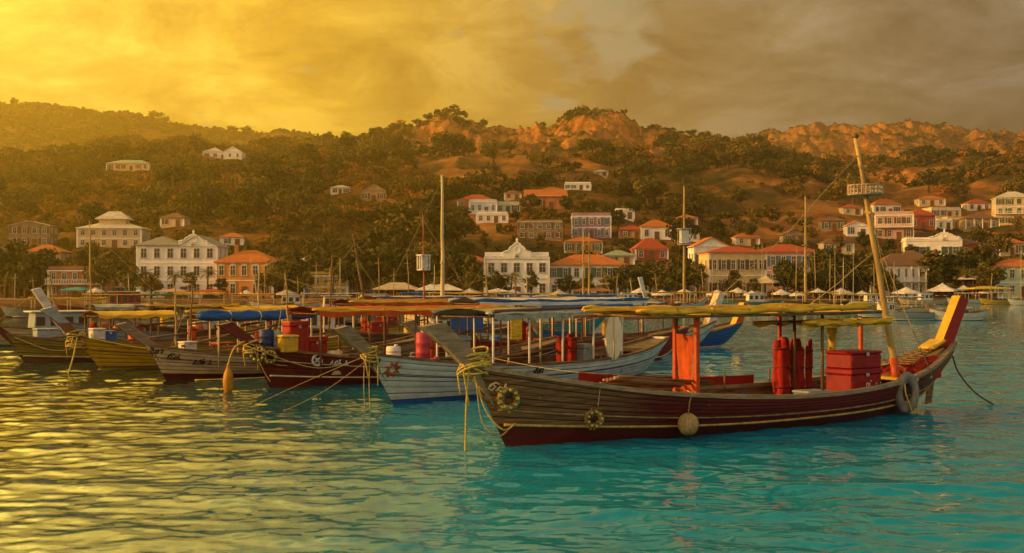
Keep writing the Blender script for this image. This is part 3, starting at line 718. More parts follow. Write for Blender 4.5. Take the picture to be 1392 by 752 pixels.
UMB = [
 (190, 393, 28, 'small white umbrella in front of the white pavilion'), (1041, 374, 44, 'large sand pavilion umbrella before the pink wing', 252, CLOTH2),
 (975, 394, 32, 'white umbrella left of the cream building steps'), (1003, 391, 26, 'white umbrella under the cream building'), (1022, 395, 27, 'low white umbrella by the quay edge below large sand umbrella'),
 (1062, 393, 28, 'white umbrella right below the large sand umbrella'), (1084, 396, 26, 'low white umbrella between two waterfront umbrellas'), (1112, 392, 22, 'narrow white umbrella behind the yellow boat mast'),
 (1143, 391, 34, 'wide white umbrella left of the leaning hero mast'), (1172, 395, 24, 'white umbrella close behind the leaning mast'),
 (1232, 390, 38, 'white umbrella below the colonnaded balcony house'), (1281, 385, 50, 'broad white pyramid umbrella right of balcony house'),
 (1320, 369, 44, 'tall white umbrella rising behind the broad pyramid one', 256), (1310, 388, 24, 'small white umbrella tucked behind the broad pyramid one', 252), (1340, 393, 20, 'small white umbrella near the cream waterfront villa'),
 (870, 391, 26, 'white umbrella at the quay right of the long white house'), (900, 394, 30, 'white umbrella below the brown shingled house'), (930, 392, 26, 'white umbrella behind the tall bare mast'),
 (640, 391, 30, 'white umbrella in front of the colonial hall corner'), (697, 393, 32, 'white umbrella at the colonial hall doorway'), (760, 394, 30, 'sand umbrella before the long white house', 248, CLOTH2),
 (390, 393, 30, 'sand umbrella right of the orange house', 248, CLOTH2), (130, 391, 24, 'white umbrella before the brown red house'), (250, 394, 30, 'white umbrella in front of the white townhouse'), (335, 394, 26, 'white umbrella by the orange house door'),
]
for q in UMB:
    umbrella(q[3], q[0], q[1], q[2], q[4] if len(q) > 4 else 248. + rnd.uniform(-2, 3), 4 if q[2] > 40 else 8, q[5] if len(q) > 5 else CLOTH)
def pavilion(label, u0, u1, ve, rh, d=250., m=CLOTH2):
    uc = (u0+u1)/2; W = (u1-u0)/F*d; z0 = .64 if d < 262 else tz((uc-U0)/F*d, d); ze = HC + (V0-ve)/F*d - z0; D = 6.0
    t = thing('market_tent', label, 'tent', ((uc-U0)/F*d, d, z0), rnd.uniform(-.06, .06), 'tents on the quay')
    mb = MB(); hip_roof(mb, -W/2, W/2, 0, D, ze, rh/F*d, .4); mb.build('canopy', m, t)
    for sx in (-1, 1):
        for yy in (.15, D - .15):
            p = MB(); p.tube([(0, 0, -.3), (0, 0, ze - .1)], .09, 6); p.build('pole', POLEM, t, (sx*(W/2 - .2), yy, 0))
    c = MB(); c.box((0, D*.7, .55), (W*.7, .8, 1.1)); c.box((0, D*.7, 1.14), (W*.74, 1.0, .08)); c.build('counter', mat('counter_wood', (.2, .11, .05), .7, .25, 1), t)
pavilion('sand coloured market tent with wide sloping roof', 508, 566, 393, 9)
pavilion('white open market tent right of the sand one', 566, 626, 394, 8, 249, CLOTH)
pavilion('small tent stall beside the colonial hall', 664, 690, 396, 4, 246, CLOTH)
pavilion('rust tent stall in front of the long white house', 782, 830, 395, 6, 249, mat('cloth_rust', (.36, .15, .07), .9, .2, 1))
pavilion('yellow awning stall on the quay at far right', 1326, 1372, 392, 3, 246, mat('cloth_yellow', (.62, .42, .05), .9, .15, 1))
pavilion('red awning stall in front of the orange house', 262, 300, 396, 3, 247, mat('cloth_red', (.50, .06, .03), .9, .15, 1))
pavilion('teal and red roofed stall left of the tall stayed mast', 84, 112, 394, 4, 247, mat('cloth_teal', (.05, .33, .33), .9, .15, 1))
pavilion('long pink tent with low roof behind the yellow canopies', 212, 250, 396, 4, 246, mat('cloth_pink', (.55, .36, .28), .9, .15, 1))

# ------------------------------------------------------------------ trees
def leaf_mat(key, c1, c2, c3):
    m = bpy.data.materials.new(key); m.use_nodes = True; nt = m.node_tree; N = nt.nodes; L = nt.links
    b = N['Principled BSDF']; b.inputs['Roughness'].default_value = .75; b.inputs['Specular IOR Level'].default_value = .15
    tc = N.new('ShaderNodeTexCoord'); nz = N.new('ShaderNodeTexNoise'); nz.inputs['Scale'].default_value = .8; nz.inputs['Detail'].default_value = 3
    L.new(tc.outputs['Object'], nz.inputs['Vector'])
    oi = N.new('ShaderNodeObjectInfo')
    ma = N.new('ShaderNodeMath'); ma.operation = 'MULTIPLY_ADD'; ma.inputs[1].default_value = .6; L.new(nz.outputs['Fac'], ma.inputs[0])
    mb_ = N.new('ShaderNodeMath'); mb_.operation = 'MULTIPLY_ADD'; mb_.inputs[1].default_value = .45; mb_.inputs[2].default_value = -.02; L.new(oi.outputs['Random'], mb_.inputs[0]); L.new(mb_.outputs[0], ma.inputs[2])
    r = N.new('ShaderNodeValToRGB'); cr = r.color_ramp; cr.elements.new(.5)
    for e, (p, c) in zip(cr.elements, ((.22, c1), (.5, c2), (.8, c3))): e.position = p; e.color = (*c, 1)
    L.new(ma.outputs[0], r.inputs[0]); L.new(r.outputs[0], b.inputs['Base Color'])
    return m
LEAF = leaf_mat('leaves_dark', (.022, .026, .006), (.058, .056, .010), (.15, .115, .018))
LEAF2 = leaf_mat('leaves_olive', (.045, .042, .009), (.12, .095, .018), (.22, .15, .03))
BARK = mat('bark', (.11, .065, .035), .95, .3, 2, stretch=(1, 1, .3), bump=.5)
def crown_arrays(rng, rad, hgt, nclump, per, leaf, flat=.75, core=True):
    """leaf quads in clumps over an ellipsoid of half-width rad and half-height hgt, centred at the origin"""
    Vs = []
    for k in range(nclump):
        th = rng.uniform(0, 2*math.pi); zz = rng.uniform(-.55, .95); q = math.sqrt(max(0, 1 - zz*zz))*rng.uniform(.45, .85)
        c = np.array([q*rad*math.cos(th), q*rad*math.sin(th), zz*hgt*.72]); cr = rad*rng.uniform(.30, .50)
        dv = rng.normal(size=(per, 3)); dv /= np.linalg.norm(dv, axis=1)[:, None]; dv[:, 2] = dv[:, 2]*.85 + .12
        p = c + dv*cr*rng.uniform(.55, 1.05, size=(per, 1))*np.array([1, 1, flat])
        nrm = dv + rng.normal(scale=.55, size=(per, 3)); nrm /= np.linalg.norm(nrm, axis=1)[:, None]
        a = np.cross(nrm, rng.normal(size=(per, 3))); a /= np.linalg.norm(a, axis=1)[:, None]; b = np.cross(nrm, a)
        s = leaf*rng.uniform(.6, 1.3, size=(per, 1))
        Vs.append(np.stack([p - a*s*.6, p - b*s*.45, p + a*s*.6, p + b*s*.45], 1).reshape(-1, 3))
    return np.concatenate(Vs)
nprng = np.random.default_rng(11)
def make_tree_meshes():
    out = {}
    specs = {'round': (2.6, 2.2, 16, 60, .42, 3.2), 'tall': (2.0, 3.2, 18, 60, .40, 4.2), 'spread': (3.4, 1.2, 16, 60, .40, 3.6), 'small': (1.7, 1.4, 11, 50, .36, 1.9)}
    for k, (r, h, nc, per, lf, ch) in specs.items():
        lst = []
        for var in range(3):
            V = crown_arrays(nprng, r, h, nc, per, lf); V[:, 2] += ch
            Fc = np.arange(len(V)).reshape(-1, 4)
            co = mesh_np('crown', V, Fc, [LEAF if var != 1 else LEAF2]); cm = co.data; bpy.data.objects.remove(co)
            tb = MB(); lean = rnd.uniform(-.3, .3)
            tb.tube([(0, 0, -.6), (.05, 0, ch*.3), (lean*.6, .1, ch*.6), (lean, .1, ch)], [.30, .22, .17, .08], 7)
            for q in range(4):
                a = q*1.6 + rnd.random(); tb.tube([(lean*.5, .05, ch*.5), (lean*.6 + .5*r*math.cos(a), .5*r*math.sin(a), ch*.5 + h*.35), (lean*.6 + .75*r*math.cos(a), .75*r*math.sin(a), ch + h*.2)], [.13, .08, .03], 5)
            to = tb.build('trunk', BARK); tm = to.data; bpy.data.objects.remove(to)
            lst.append((cm, tm))
        out[k] = lst
    return out
TREES = make_tree_meshes()
NT = [0]
def tree(kind, x, y, s, label, group, var=None, z=None, name='tree'):
    cm, tm = TREES[kind][rnd.randrange(3) if var is None else var]
    r = bpy.data.objects.new(name, None); C.objects.link(r); r.location = (x, y, tz(x, y) if z is None else z); r.rotation_euler = (0, 0, rnd.uniform(0, 6.28)); r.scale = (s*rnd.uniform(.9, 1.12),)*2 + (s*rnd.uniform(.88, 1.15),)
    tag(r, label, 'tree', group)
    for nm, me in (('crown', cm), ('trunk', tm)):
        o = bpy.data.objects.new(nm, me); C.objects.link(o); o.parent = r
    NT[0] += 1
def clear_of_houses(u, d, half, top_v, base_v):
    for (a, b, vt, vb, hd) in HOUSE_BOXES:
        if a - half < u < b + half:
            if hd - 3 < d < hd + 14: return False                  # inside the house
            if d <= hd and top_v < vb - (vb - vt)*(.55 if d < 300 else .35): return False      # would hide its front
    return True
# trees along the town and lower slopes
cnt = 0; tries = 0
while cnt < 100 and tries < 6000:
    tries += 1
    u = rnd.uniform(-90, 1480); d = rnd.choice([rnd.uniform(252, 262), rnd.uniform(258, 300), rnd.uniform(270, 360), rnd.uniform(300, 470)])
    x = (u - U0)/F*d; z = tz(x, d); s = rnd.uniform(.75, 1.5); kd = rnd.choice(['round', 'round', 'tall', 'spread', 'small'])
    hh = {'round': 5.6, 'tall': 7.6, 'spread': 5.0, 'small': 3.4}[kd]*s; hw = {'round': 2.6, 'tall': 2.1, 'spread': 3.4, 'small': 1.8}[kd]*s/d*F
    vb = V0 - (z - HC)/d*F; vt = V0 - (z + hh - HC)/d*F
    if not clear_of_houses(u, d, hw, vt, vb): continue
    lowland = d < 300
    tree(kd, x, d, s, 'leafy tree standing between the houses of the lower town' if lowland else 'bushy evergreen tree on the slope above the town houses', 'trees in the lower town' if lowland else 'trees on the slopes above the town', z=z); cnt += 1
# big wooded clumps left of the tall pole
cnt = 0; tries = 0
while cnt < 95 and tries < 4000:
    tries += 1
    u = rnd.choice([rnd.uniform(-60, 430), rnd.uniform(300, 660), rnd.uniform(640, 1440)]); d = rnd.uniform(380, 640)
    x = (u - U0)/F*d; z = tz(x, d); s = rnd.uniform(1.5, 2.6)
    vb = V0 - (z - HC)/d*F; vt = vb - 6*s/d*F
    if not clear_of_houses(u, d, 3*s/d*F, vt, vb): continue
    tree(rnd.choice(['round', 'spread', 'round']), x, d, s, 'large tree in the wood covering the left hillside' if u < 640 else 'large tree on the scrubby slope right of the tall pale mast', 'large trees of the left hillside wood' if u < 640 else 'large trees on the right slopes', z=z); cnt += 1
# trees that stand against the sky
for (u, kd, s) in ((213, 'spread', 3.0), (222, 'spread', 2.2), (316, 'spread', 2.0), (334, 'spread', 2.2), (20, 'round', 2.0)):
    d = 1548.; x = (u - U0)/F*d
    tree(kd, x, d, s*1.25, {213: 'tallest flat topped tree standing out on the far left ridge', 222: 'smaller flat topped tree right beside the tallest ridge tree', 316: 'flat topped tree at the low end of the far left ridge', 334: 'low wide tree closest to the saddle on the far left ridge', 20: 'round tree on the far left ridge near the photo edge'}[u], 'cat' if 0 else 'trees on the far left ridge', var=0)
for u in (422, 443, 470, 484, 512, 533, 566, 580, 655, 690, 738, 905, 925, 941, 960, 978):
    d = 905. + rnd.uniform(-6, 6); x = (u + rnd.uniform(-4, 4) - U0)/F*d
    tree(rnd.choice(['round', 'spread', 'small']), x, d, rnd.uniform(1.0, 1.9) if u < 600 else rnd.uniform(.9, 1.5), 'scrubby tree silhouetted along the crest of the middle hill', 'trees along the middle crest', var=0)
# large trees standing among the houses
BIG = [(20, 346, 402, 262), (52, 343, 402, 270), (88, 349, 400, 275), (128, 342, 398, 275), (160, 352, 402, 268), (176, 376, 404, 253), (258, 380, 405, 251), (386, 360, 403, 262), (404, 368, 404, 256), (428, 362, 403, 272), (486, 352, 403, 266),
       (512, 322, 388, 300), (538, 300, 372, 330), (560, 272, 352, 380), (588, 266, 345, 385), (616, 276, 345, 380), (575, 325, 385, 300), (606, 348, 402, 264), (640, 362, 404, 256), (634, 325, 352, 330), (660, 316, 346, 335), (700, 320, 345, 325), (735, 316, 346, 330),
       (768, 380, 405, 252), (826, 376, 405, 254), (856, 364, 404, 258), (842, 330, 352, 310), (884, 360, 404, 262), (920, 356, 404, 268), (948, 366, 404, 256), (998, 378, 405, 252), (1066, 364, 405, 255), (1088, 376, 405, 251),
       (1126, 352, 404, 262), (1150, 346, 404, 264), (1180, 356, 404, 258), (1194, 370, 405, 252), (1266, 346, 404, 262), (1292, 354, 404, 258), (1312, 340, 402, 268), (1334, 348, 404, 262), (1346, 366, 405, 253), (1330, 306, 345, 330), (1356, 318, 356, 320), (1240, 332, 352, 320), (1176, 312, 345, 330), (1140, 318, 346, 335), (700, 286, 302, 420), (720, 262, 292, 440), (840, 280, 318, 400), (858, 268, 300, 420), (770, 268, 292, 430), (930, 300, 345, 350), (1010, 300, 332, 360),
       (374, 372, 405, 254), (396, 352, 404, 268), (416, 374, 405, 253), (440, 350, 404, 274), (464, 356, 404, 271), (500, 350, 404, 268), (528, 346, 404, 272), (552, 352, 404, 266), (582, 346, 404, 272), (628, 352, 404, 268), (648, 374, 405, 252), (676, 378, 405, 251), (722, 380, 405, 251), (800, 382, 405, 251), (846, 376, 405, 253), (870, 372, 405, 254), (904, 374, 405, 253), (936, 364, 404, 258), (1024, 384, 405, 251), (1108, 366, 405, 256), (1138, 362, 404, 258), (1164, 360, 404, 258), (1210, 378, 405, 251), (1280, 360, 404, 258), (1302, 352, 404, 262), (1322, 358, 404, 258), (8, 352, 404, 262), (36, 356, 404, 258), (140, 366, 405, 254), (150, 344, 398, 275), (206, 382, 405, 251), (300, 384, 405, 251), (358, 376, 405, 253)]
for (u, vt, vb, d) in BIG:
    vt = vt - 9 if d < 275 else vt; d2 = d if d < 275 else ground_at(u, vb); x = (u - U0)/F*d2; z = tz(x, d2); hh = (HC + (V0 - vt)/F*d2) - z; kd = 'tall' if rnd.random() < .4 else 'round'
    tree(kd, x, d2, max(.6, hh/{'round': 5.3, 'tall': 7.2}[kd]), 'large leafy tree filling the gap between town houses' if d < 275 else 'dark full crowned tree beside the upper town houses', 'large trees among the houses', var=0 if rnd.random() < .6 else rnd.choice((1, 2)), z=z)
# palms by the white townhouse
def palm(label, u, v_top, d):
    x = (u - U0)/F*d; z0 = tz(x, d); hh = HC + (V0 - v_top)/F*d - z0 - .6
    t = thing('palm_tree', label, 'palm', (x, d, z0), 0, 'palms before the white townhouse')
    b = MB(); b.tube([(0, 0, -.3), (.1, 0, hh*.4), (.25, 0, hh*.8), (.3, 0, hh)], [.28, .2, .17, .2], 8); b.build('trunk', BARK, t)
    f = MB()
    for k in range(26):
        a = rnd.uniform(0, 6.28); e0 = rnd.uniform(-.2, 1.2); Ln = rnd.uniform(2.2, 3.0); pts = []
        p = Vector((.3, 0, hh)); e = e0
        for j in range(7):
            pts.append(p.copy()); p = p + Vector((math.cos(a)*math.cos(e), math.sin(a)*math.cos(e), math.sin(e)))*Ln/6; e -= .28
        side = Vector((-math.sin(a), math.cos(a), 0))
        for j in range(6):
            for q in (0, .5):
                c0 = pts[j].lerp(pts[j+1], q); w = .62*math.sin(math.pi*(j + q + .7)/7.2); dn = Vector((0, 0, -.35*w)); fw = (pts[j+1] - pts[j])*.55
                for sg in (-1, 1): f.tri(c0, c0 + fw*.5, c0 + side*w*sg + dn + fw)
    f.build('crown', LEAF2, t)
palm('short palm leaning before the pavilion and townhouse corner', 197, 368, 255)
palm('palm with drooping fronds under the townhouse middle windows', 236, 372, 254)
palm('palm standing at the join of townhouse and orange house', 281, 368, 256)
palm('palm in front of the colonial hall left door', 694, 372, 255)
palm('palm before the pale ochre shop house', 452, 366, 256)

# scrub and woodland too dense to count, one mass
BARE = [(600, 205, 52, 34), (830, 188, 60, 30), (720, 205, 80, 26), (660, 240, 60, 28), (600, 240, 40, 20), (1000, 262, 80, 38), (1050, 300, 76, 32), (530, 225, 26, 18), (930, 245, 30, 18), (1180, 262, 40, 16), (1330, 262, 40, 12), (350, 300, 30, 10), (60, 270, 36, 12), (1105, 320, 40, 20), (640, 330, 34, 26), (250, 262, 40, 18), (1240, 270, 60, 14), (760, 235, 60, 18), (1170, 300, 30, 22), (860, 300, 40, 16), (900, 215, 22, 14), (440, 235, 22, 8)]
def build_scrub():
    rng = np.random.default_rng(5)
    Vall = []; Tint = []
    # density by region: d range, count, size
    def scatter(n, d0, d1, s0, s1, per, u0=-160, u1=1560, keep=1.0, dpow=1.0):
        u = rng.uniform(u0, u1, n); d = d0 + (d1 - d0)*rng.random(n)**dpow; x = (u - U0)/F*d; z = terrain_z(x, d)
        zx = terrain_z(x + 2, d) - z; zy = terrain_z(x, d + 2) - z; slope = np.sqrt(zx*zx + zy*zy)/2
        v = V0 - (z - HC)/d*F
        den = fbm(x/60, d/60, 4, 77)
        ok = (den > np.where(u > 540, .40, .31) + rng.uniform(-.12, .12, n)) & (slope < 1.15)
        for (bu, bv, bw, bh) in BARE:
            ins = ((u - bu)/bw)**2 + ((v - bv)/bh)**2 < 1 + .5*(den - .5)
            ok &= ~(ins & (rng.random(n) < np.where(bv < 225, .95, .8)) & (d < 1000))
        s = rng.uniform(s0, s1, n)*(.7 + .8*den)
        for (a, b, vt, vb, hd) in HOUSE_BOXES:
            hw = s/d*F; top = v - 1.3*s/d*F
            inside = (u > a - hw) & (u < b + hw)
            ok &= ~(inside & (((d > hd - 3) & (d < hd + 13)) | ((d <= hd) & (top < vb - (vb - vt)*.25))))
        idx = np.where(ok & (rng.random(n) < keep))[0]
        for i in idx:
            V = crown_template[rng.integers(len(crown_template))][per]
            R = rng.uniform(0, 6.28); c, sn = math.cos(R), math.sin(R)
            M = np.array([[c, -sn, 0], [sn, c, 0], [0, 0, rng.uniform(.75, 1.15)]])*s[i]
            Vall.append((V @ M.T + np.array([x[i], d[i], z[i] + .25*s[i]])).astype(np.float32)); Tint.append(np.full(len(V)//4, np.clip(.5 + (den[i] - .5)*1.2 + rng.normal(0, .2), 0, 1), np.float32))
    crown_template = []
    for k in range(8):
        crown_template.append({q: crown_arrays(rng, 1.0, .8, 8 if q > 20 else 5, q, .17 if q > 30 else .24 if q > 20 else .30 if q > 12 else .46, .8) for q in (9, 15, 24, 40)})
    scatter(1900, 262, 420, 1.0, 2.8, 24)
    scatter(2600, 400, 640, 1.2, 2.6, 15)
    scatter(2300, 400, 660, 2.8, 6.2, 40)
    scatter(5200, 620, 915, 1.6, 3.4, 9)
    scatter(1900, 620, 915, 3.4, 6.8, 24)
    scatter(2100, 420, 720, 3.4, 6.8, 40, -160, 640)
    scatter(3800, 1200, 1590, 2.4, 4.6, 9, 900, 1560, keep=.4)
    scatter(5000, 1180, 1590, 3.0, 5.5, 9, -160, 460, dpow=.6)
    V = np.concatenate(Vall); T = np.concatenate(Tint)
    m = bpy.data.materials.new('scrub_leaves'); m.use_nodes = True; nt = m.node_tree; N = nt.nodes; L = nt.links
    b = N['Principled BSDF']; b.inputs['Roughness'].default_value = .8; b.inputs['Specular IOR Level'].default_value = .1
    at_ = N.new('ShaderNodeAttribute'); at_.attribute_name = 'species'
    r = N.new('ShaderNodeValToRGB'); cr = r.color_ramp
    while len(cr.elements) < 5: cr.elements.new(.5)
    for e, (p, c) in zip(cr.elements, ((.05, (.32, .125, .022)), (.25, (.21, .115, .018)), (.45, (.12, .080, .012)), (.68, (.066, .054, .009)), (.95, (.038, .037, .007)))): e.position = p; e.color = (*c, 1)
    L.new(at_.outputs['Fac'], r.inputs[0]); L.new(r.outputs[0], b.inputs['Base Color'])
    o = mesh_np('hillside_scrub', V, np.arange(len(V)).reshape(-1, 4), [m])
    a = o.data.attributes.new('species', 'FLOAT', 'FACE'); a.data.foreach_set('value', T)
    o['kind'] = 'stuff'; tag(o, 'dense scrub and woodland covering the hillsides', 'scrub')
    print('scrub quads', len(V)//4)
build_scrub()
# ------------------------------------------------------------------ boats
WOOD = mat('wood_weathered', (.20, .115, .055), .8, .35, 5, stretch=(.35, 3, 3), bump=.5, col2=(.06, .035, .018))
WOODG = mat('wood_greyed', (.29, .215, .14), .85, .28, 5, stretch=(.35, 3, 3), bump=.5)
DECKW = mat('deck_boards', (.22, .145, .08), .8, .3, 4, stretch=(.4, 8, 1), bump=.4)
PAINT = {}
def paint(key, col, worn=.22, under=(.16, .10, .06)):
    PAINT[key] = mat('paint_' + key, col, .5, .16, 2.5, .35, stretch=(.6, 1.5, 2.5), bump=.15, wear=(under, worn)); return PAINT[key]
paint('white', (.62, .60, .56), .30, (.36, .31, .25)); paint('maroon', (.12, .012, .010), .22, (.07, .03, .02)); paint('yellow', (.58, .36, .025), .25)
paint('olive', (.30, .23, .035), .28); paint('blue', (.02, .10, .36), .2); paint('red', (.32, .014, .012), .2, (.25, .06, .04)); paint('orange', (.46, .065, .010), .2, (.3, .08, .03))
paint('brown', (.14, .065, .03), .3); paint('teal', (.03, .26, .28), .25); paint('cream', (.60, .47, .28), .3); paint('darkblue', (.015, .03, .13), .2)
paint('greyblue', (.26, .32, .36), .3, (.3, .27, .22)); paint('green', (.05, .16, .06), .25); paint('darkred', (.10, .008, .006), .18, (.06, .025, .015)); paint('navyline', (.02, .03, .08), .2)
paint('pink', (.42, .035, .075), .25); paint('black', (.02, .018, .016), .2)
ROPE = mat('rope_fibre', (.42, .31, .12), .95, .3, 20); ROPEY = mat('rope_yellow', (.55, .42, .08), .9, .25, 20)
TARPY = mat('tarp_yellow', (.70, .41, .03), .8, .28, 5, bump=1.0, stretch=(.35, 3, 3), wear=((.42, .27, .07), .3)); TARPW = mat('tarp_white', (.60, .58, .54), .8, .22, 5, bump=1.0, stretch=(.35, 3, 3), wear=((.38, .33, .25), .25)); TARPB = mat('tarp_blue', (.015, .10, .34), .7, .25, 5, bump=1.0, stretch=(.35, 3, 3), wear=((.06, .14, .27), .3))
TARPO = mat('tarp_orange', (.44, .075, .012), .8, .2, 3, bump=.4)
TARPG = mat('tarp_grey_green', (.32, .33, .26), .8, .2, 3, bump=.4)
TARP = {'yellow': TARPY, 'white': TARPW, 'blue': TARPB, 'orange': TARPO, 'grey': TARPG, 'green': mat('tarp_green', (.04, .16, .04), .8, .2, 3), 'red': mat('tarp_red', (.32, .02, .014), .8, .2, 3)}
def hero_hull_mat():
    m = bpy.data.materials.new('hull_wood_worn_to_maroon'); m.use_nodes = True; nt = m.node_tree; N = nt.nodes; L = nt.links
    b = N['Principled BSDF']; b.inputs['Roughness'].default_value = .62; b.inputs['Specular IOR Level'].default_value = .3
    tc = N.new('ShaderNodeTexCoord'); mp = N.new('ShaderNodeMapping'); mp.inputs['Scale'].default_value = (.5, 1, 7); L.new(tc.outputs['Object'], mp.inputs[0])
    n1 = N.new('ShaderNodeTexNoise'); n1.inputs['Scale'].default_value = 3.2; n1.inputs['Detail'].default_value = 8; n1.inputs['Roughness'].default_value = .65; L.new(mp.outputs[0], n1.inputs['Vector'])
    def ramp(f, st):
        r = N.new('ShaderNodeValToRGB'); cr = r.color_ramp
        while len(cr.elements) < len(st): cr.elements.new(.5)
        for e, (p, c) in zip(cr.elements, st): e.position = p; e.color = (*c, 1)
        L.new(f, r.inputs[0]); return r.outputs[0]
    wood = ramp(n1.outputs['Fac'], [(.3, (.075, .033, .014)), (.5, (.20, .098, .042)), (.72, (.35, .20, .095))])
    mar = ramp(n1.outputs['Fac'], [(.28, (.055, .006, .006)), (.55, (.125, .008, .009)), (.78, (.18, .024, .018))])
    sep = N.new('ShaderNodeSeparateXYZ'); L.new(tc.outputs['Object'], sep.inputs[0])
    n2 = N.new('ShaderNodeTexNoise'); n2.inputs['Scale'].default_value = 1.6; n2.inputs['Detail'].default_value = 7; L.new(mp.outputs[0], n2.inputs['Vector'])
    ma = N.new('ShaderNodeMath'); ma.operation = 'MULTIPLY_ADD'; ma.inputs[1].default_value = 2.8; L.new(n2.outputs['Fac'], ma.inputs[0]); L.new(sep.outputs[0], ma.inputs[2])
    mr = N.new('ShaderNodeMapRange'); mr.inputs[1].default_value = 3.1; mr.inputs[2].default_value = 4.5; L.new(ma.outputs[0], mr.inputs[0])
    # bare again towards the stern
    mr2 = N.new('ShaderNodeMapRange'); mr2.inputs[1].default_value = 13.4; mr2.inputs[2].default_value = 14.8; L.new(ma.outputs[0], mr2.inputs[0])
    sb = N.new('ShaderNodeMath'); sb.operation = 'SUBTRACT'; sb.use_clamp = True; L.new(mr.outputs[0], sb.inputs[0])
    m8 = N.new('ShaderNodeMath'); m8.operation = 'MULTIPLY'; m8.inputs[1].default_value = .8; L.new(mr2.outputs[0], m8.inputs[0]); L.new(m8.outputs[0], sb.inputs[1])
    mx = N.new('ShaderNodeMix'); mx.data_type = 'RGBA'; L.new(sb.outputs[0], mx.inputs[0]); L.new(wood, mx.inputs[6]); L.new(mar, mx.inputs[7])
    # scuffs and flaked spots
    vo = N.new('ShaderNodeTexNoise'); vo.inputs['Scale'].default_value = 9; vo.inputs['Detail'].default_value = 3; L.new(tc.outputs['Object'], vo.inputs['Vector'])
    sp = ramp(vo.outputs['Fac'], [(.71, (0, 0, 0)), (.75, (1, 1, 1))])
    m2 = N.new('ShaderNodeMix'); m2.data_type = 'RGBA'; L.new(sp, m2.inputs[0]); L.new(mx.outputs[2], m2.inputs[6]); m2.inputs[7].default_value = (.27, .2, .13, 1)
    L.new(m2.outputs[2], b.inputs['Base Color'])
    bp = N.new('ShaderNodeBump'); bp.inputs['Strength'].default_value = .5; bp.inputs['Distance'].default_value = .015; L.new(n1.outputs['Fac'], bp.inputs['Height']); L.new(bp.outputs[0], b.inputs['Normal'])
    return m

SEAM = mat('seam_tar', (.022, .016, .011), .9, .3, 6)
class Hull:
    def __init__(s, L, beam, sheer, bow_x, stern_x, zstripe=.25, stern_b=.22, full=.75, bow_stripe=.22, rise=.72, r0=.72):
        s.rise, s.r0 = rise, r0
        s.L, s.beam, s.sheer, s.bx, s.sx, s.zs0, s.sb, s.full, s.bs = L, beam, sheer, bow_x, stern_x, zstripe, stern_b, full, bow_stripe
    def zsh(s, t):
        ts = [q[0] for q in s.sheer]; zz = [q[1] for q in s.sheer]
        # smooth interpolation
        i = max(0, min(len(ts)-2, int(np.searchsorted(ts, t)) - 1))
        def sl(k):
            a, b = max(0, k-1), min(len(ts)-1, k+1); return (zz[b]-zz[a])/(ts[b]-ts[a])
        h = ts[i+1]-ts[i]; q = (t-ts[i])/h
        return (2*q**3-3*q*q+1)*zz[i] + (q**3-2*q*q+q)*h*sl(i) + (-2*q**3+3*q*q)*zz[i+1] + (q**3-q*q)*h*sl(i+1)
    def zk(s, t):
        return -.4 + (s.sheer[-1][1]*s.rise + .4)*max(0., (t - s.r0)/(1 - s.r0))**2.5
    def zst(s, t):
        return max(s._zst(t), s.zk(t) + .13*min(1, max(.15, (1 - t)/.12)) if t > s.r0 else -9)
    def _zst(s, t): return s.zs0 + s.bs*max(0, 1 - t*2.2)**2 + s.bs*1.0*max(0, (t - .6)/.4)**2
    def half(s, t):
        if t < .45: f = (1 - (1 - t/.45)**2)**s.full
        else: f = 1 - (1 - s.sb)*((t - .45)/.55)**2.3
        return max(.012, s.beam/2*f)
    def P(s, t, z, side):
        zt = s.zsh(t); zk = s.zk(t); z = max(z, zk)
        q = max(0, min(1.0, (z - zk)/(zt - zk)))
        r = (1 - (1 - q)**2.1)**.62 if q > 0 else 0
        v = q**.85
        w = math.sin(math.pi*min(max(t, .0), 1))**.7; w = max(w, .55) if t > .5 else w
        prof = r*w + v*(1 - w)
        prof = max(prof, .02)
        z0b, z0s = s.sheer[0][1], s.sheer[-1][1]
        xb = s.bx*(z/z0b); xs = s.L + s.sx*(.8 + .2*z/z0s)
        return Vector((xb + (xs - xb)*t, side*s.half(t)*prof, z))
    def rail(s, t, side, dz=0., inset=0.):
        p = s.P(t, s.zsh(t), side); p.y -= side*min(inset, abs(p.y)*.9); p.z += dz; return p
    def t_of_x(s, x, z=None):
        lo, hi = 0., 1.
        for _ in range(24):
            m = (lo+hi)/2
            if s.P(m, s.zsh(m) if z is None else z, -1).x < x: lo = m
            else: hi = m
        return (lo+hi)/2
    def outside(s, x, z, side=-1):
        t = s.t_of_x(x, z); p = s.P(t, z, side); a = s.P(min(1, t+.01), z, side) - s.P(max(0, t-.01), z, side); b = s.P(t, z+.03, side) - s.P(t, z-.03, side)
        n = a.cross(b); n.normalize()
        if n.y*side < 0: n = -n
        return p, n
BOATSEG = []
class Boat:
    pass
